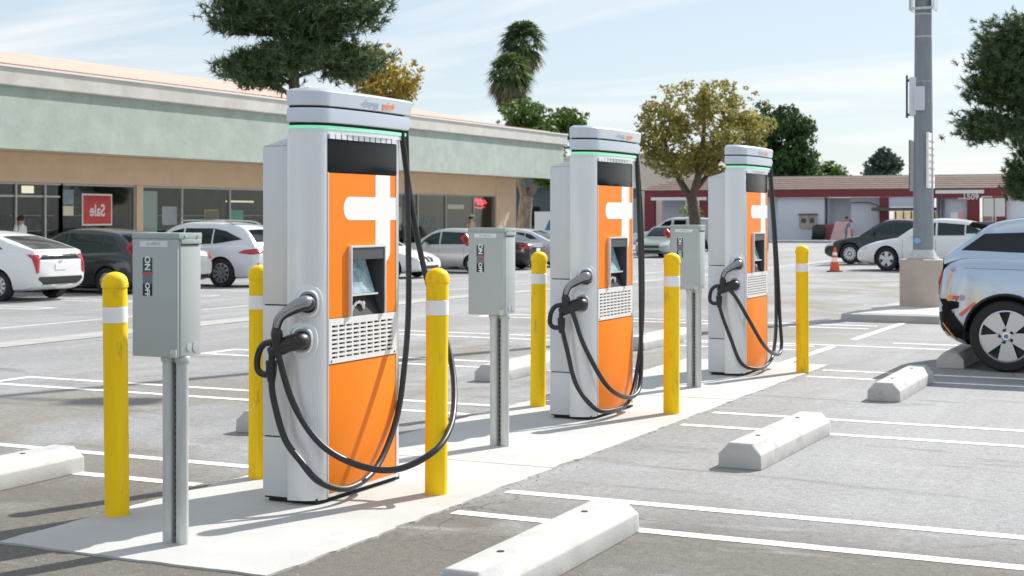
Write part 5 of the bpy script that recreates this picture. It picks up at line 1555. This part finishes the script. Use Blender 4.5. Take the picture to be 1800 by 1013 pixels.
# fan palms
def palm(label, px, d, ptop, hw_px, skirt_px, seed):
    x, y = bearing(px, d); b = gz(x, y)
    t = thing('palm_tree', label, 'tree', (x, y, b), 0, 'fan palms beyond the shops')
    k = d/2600; zc = 1.52-(ptop+hw_px*.85-380)*k-b; Rr = hw_px*k
    MB().tube(spline([(0, 0, 0), (.1, 0, zc*.5), (0, 0, zc)], 6), .28, 9).build('trunk', BARK, t, smooth=60)
    r = np.random.default_rng(seed)
    def fronds(n, e0, e1, L, droop):
        Vs = []
        for i in range(n):
            az = r.random()*2*math.pi; el = R(e0+(e1-e0)*r.random())
            dv = np.array((math.cos(az)*math.cos(el), math.sin(az)*math.cos(el), math.sin(el)))
            stem = np.array((0, 0, zc))+dv*L*.45
            sd = np.cross(dv, (0, 0, 1.)); sd /= np.linalg.norm(sd)+1e-6; up = np.cross(sd, dv)
            for j in range(15):
                a = R(-95+190*j/14)+r.normal()*.05
                ld = dv*math.cos(a)+sd*math.sin(a)+up*(.12*r.normal()); ln = L*(.58-.16*abs(math.sin(a)))
                tip = stem+ld*ln+np.array((0, 0, -droop*ln)); w = np.cross(ld, up); w = w/(np.linalg.norm(w)+1e-6)*.075*L/2
                mid = stem+ld*ln*.5
                Vs += [stem, mid+w, tip, mid-w]
            w = sd*.03
            Vs += [np.array((0, 0, zc))-w, np.array((0, 0, zc))+w, stem+w, stem-w]
        V = np.array(Vs); return V, np.arange(len(V)).reshape(-1, 4)
    V, F = fronds(80, -40, 80, Rr*1.12, .4)
    link('crown', np_mesh('crown', V, F, leaf_mat('palm_green%d' % seed, [(.06, .10, .04), (.10, .15, .06), (.16, .21, .09)] if seed == 31 else [(.09, .14, .05), (.15, .21, .08), (.22, .27, .11)], transl=.35)), t)
    V, F = fronds(70, -80, -25, Rr*1.05, .4); V[:, 2] -= skirt_px*k*.15
    link('dead_fronds', np_mesh('dead_fronds', V, F, leaf_mat('palm_dead%d' % seed, [(.22, .18, .12), (.28, .22, .14), (.16, .14, .09)])), t)
palm('taller fan palm of the pair standing beyond the shops', 918, 150, 36, 48, 40, 31)
palm('shorter fan palm in front of the taller one beyond the shops', 896, 140, 92, 47, 50, 32)

# ------------------------------------------------------------------ people, small in the distance
def person(label, x, y, z, rz, h, shirt, trousers, hair, pose='stand', hat=None):
    t = thing('person', label, 'person', (x, y, z), rz, None)
    J = {'pel': (0, 0, .52), 'wa': (.0, 0, .60), 'ch': (.01, 0, .74), 'nk': (.015, 0, .84), 'hd': (.03, 0, .92), 'tp': (.03, 0, .975),
         'ls': (.0, .10, .805), 'le': (-.01, .13, .64), 'lw': (.05, .125, .50), 'lf': (.07, .12, .44), 'rs': (0, -.10, .805), 're': (-.01, -.13, .64), 'rw': (.05, -.125, .50), 'rf': (.07, -.12, .44),
         'lh': (0, .052, .49), 'lk': (.01, .055, .28), 'la': (-.01, .055, .045), 'lt': (.075, .06, .02), 'rh': (0, -.052, .49), 'rk': (.02, -.055, .28), 'ra': (.01, -.055, .045), 'rt': (.095, -.06, .02)}
    if pose == 'push':
        for k, dx in (('wa', .03), ('ch', .10), ('nk', .16), ('hd', .20), ('tp', .21), ('ls', .12), ('rs', .12)): J[k] = (J[k][0]+dx, J[k][1], J[k][2]-dx*.25)
        J['le'] = (.17, .13, .64); J['lw'] = (.27, .10, .58); J['lf'] = (.31, .09, .57); J['re'] = (.17, -.13, .64); J['rw'] = (.27, -.10, .58); J['rf'] = (.31, -.09, .57)
        J['la'] = (-.10, .055, .06); J['lt'] = (-.02, .06, .02); J['lk'] = (.02, .055, .27)
    rad = {'pel': .075, 'wa': .068, 'ch': .080, 'nk': .032, 'hd': .058, 'tp': .045, 'ls': .042, 'le': .028, 'lw': .02, 'lf': .02, 'rs': .042, 're': .028, 'rw': .02, 'rf': .02,
           'lh': .058, 'lk': .038, 'la': .025, 'lt': .022, 'rh': .058, 'rk': .038, 'ra': .025, 'rt': .022}
    names = list(J); E_ = [('pel', 'wa'), ('wa', 'ch'), ('ch', 'nk'), ('nk', 'hd'), ('hd', 'tp'), ('ch', 'ls'), ('ls', 'le'), ('le', 'lw'), ('lw', 'lf'), ('ch', 'rs'), ('rs', 're'), ('re', 'rw'), ('rw', 'rf'),
                           ('pel', 'lh'), ('lh', 'lk'), ('lk', 'la'), ('la', 'lt'), ('pel', 'rh'), ('rh', 'rk'), ('rk', 'ra'), ('ra', 'rt')]
    me = bpy.data.meshes.new('body'); me.from_pydata([tuple(h*c for c in J[n]) for n in names], [(names.index(a), names.index(b)) for a, b in E_], [])
    o = link('body', me, t)
    sk = o.modifiers.new('skin', 'SKIN'); sk.use_smooth_shade = True
    for i, n in enumerate(names):
        me.skin_vertices[0].data[i].radius = (rad[n]*h, rad[n]*h*(1 if n in ('hd', 'tp', 'nk') else .85))
        me.skin_vertices[0].data[i].use_root = (n == 'pel')
    sb = o.modifiers.new('sub', 'SUBSURF'); sb.levels = 2; sb.render_levels = 2
    dgr = bpy.context.evaluated_depsgraph_get(); dgr.update()
    new = bpy.data.meshes.new_from_object(o.evaluated_get(dgr)); o.modifiers.clear(); o.data = new
    skin = M('skin', (.42, .26, .19), .6)
    new.materials.clear()
    for m in (skin, shirt, trousers, BLACK_P): new.materials.append(m)
    wrists = [Vector(J['lw'])*h, Vector(J['rw'])*h]
    for p in new.polygons:
        z_ = p.center.z/h
        mi = 3 if z_ < .045 else (2 if z_ < .52 else (1 if z_ < (.83 if pose == 'stand' else .79) else 0))
        if min((p.center-w).length for w in wrists) < .075*h and abs(p.center.y)/h > .08: mi = 0
        p.material_index = mi
    new.shade_smooth()
    hd = Vector(J['hd'])*h
    hm = MB(); hm.lathe([(.066*h, -.02*h), (.072*h, .02*h), (.06*h, .058*h), (.03*h, .076*h)], 14, (hd.x-.014*h, hd.y, hd.z)); hm.build('hair', hair, t, smooth=60)
    if hat is not None:
        hh = MB(); hh.lathe([(.14*h, .035*h), (.075*h, .045*h), (.072*h, .075*h), (.05*h, .095*h), (.01*h, .10*h)], 18, (hd.x, hd.y, hd.z)); hh.build('hat', hat, t, smooth=50)
    # nose
    fm = MB(); fm.lathe([(.014*h, -.012*h), (.006*h, .012*h)], 6, (hd.x+.062*h, hd.y, hd.z)); fm.build('nose', skin, t)
    return t
HAIR = M('hair_dark', (.02, .016, .014), .6)
person('dark haired person in a white top at the shop entrance', -30.9, 31.9, -.13, 0, 1.68, M('cloth_white', (.75, .74, .73), .9), M('cloth_navy', (.05, .06, .1), .9), HAIR)
person('person in a straw hat by the last shop window', -30.6, 59.3, -.13, R(-30), 1.7, M('cloth_tan', (.5, .35, .25), .9), M('cloth_navy', (.05, .06, .1), .9), HAIR, hat=M('straw', (.68, .58, .42), .8))
x, y = at_wash(1517, -6)
person('person in grey leaning forward in front of the car wash', x, y, GZ, R(0), 1.75, M('cloth_grey', (.17, .19, .24), .9), M('cloth_slate', (.10, .11, .15), .9), HAIR, pose='push')
x, y = at_wash(1496, -1.5)
person('dark haired person behind the pinkish sign board', x, y, GZ, R(-90), 1.9, M('cloth_rose', (.42, .26, .27), .9), M('cloth_black', (.03, .03, .035), .9), HAIR)
x, y = at_wash(1594, -1.0)
person('person in dark clothes under the car wash shop canopy', x, y, GZ, R(-90), 1.75, M('cloth_black', (.03, .03, .035), .9), M('cloth_slate', (.10, .11, .15), .9), HAIR)

# ------------------------------------------------------------------ grit swept against the edges of the island and the stops
def grit():
    r = np.random.default_rng(77)
    P = []
    for _ in range(1500):
        side = r.random()
        y = 5.2+9.6*r.random()
        if side < .55: P.append((-5.14-abs(r.normal())*.06, y, 0))
        elif side < .72: P.append((-3.61+abs(r.normal())*.05, y, 0))
        else: P.append((-5.1+3.*r.random(), 3.6+1.5*r.random()**.6, 0))
    for _ in range(700): P.append((-12+14*r.random(), 4.2+14*r.random(), 0))
    P = np.array([p for p in P if not (-5.13 < p[0] < -3.62 and 5.15 < p[1] < 14.95)])
    n = len(P); s = (.0025+.0065*r.random((n, 1))**2.5)
    base = np.array([(1, 0, 0), (-.5, .8, 0), (-.5, -.8, 0), (0, 0, .9)])
    V = P[:, None, :]+base[None]*s[:, :, None]*(.7+.6*r.random((n, 4, 1)))
    F = np.concatenate([np.arange(n)[:, None]*4+np.array(f)[None] for f in ((0, 1, 3), (1, 2, 3), (2, 0, 3))])
    o = link('gravel', np_mesh('gravel', V.reshape(-1, 3), F, leaf_mat('gravel', [(.12, .11, .10), (.25, .23, .2), (.38, .36, .32)], .9, 0.)))
    o['kind'] = 'stuff'; o['label'] = 'loose grit along the edges of the island'; o['category'] = 'gravel'
grit()
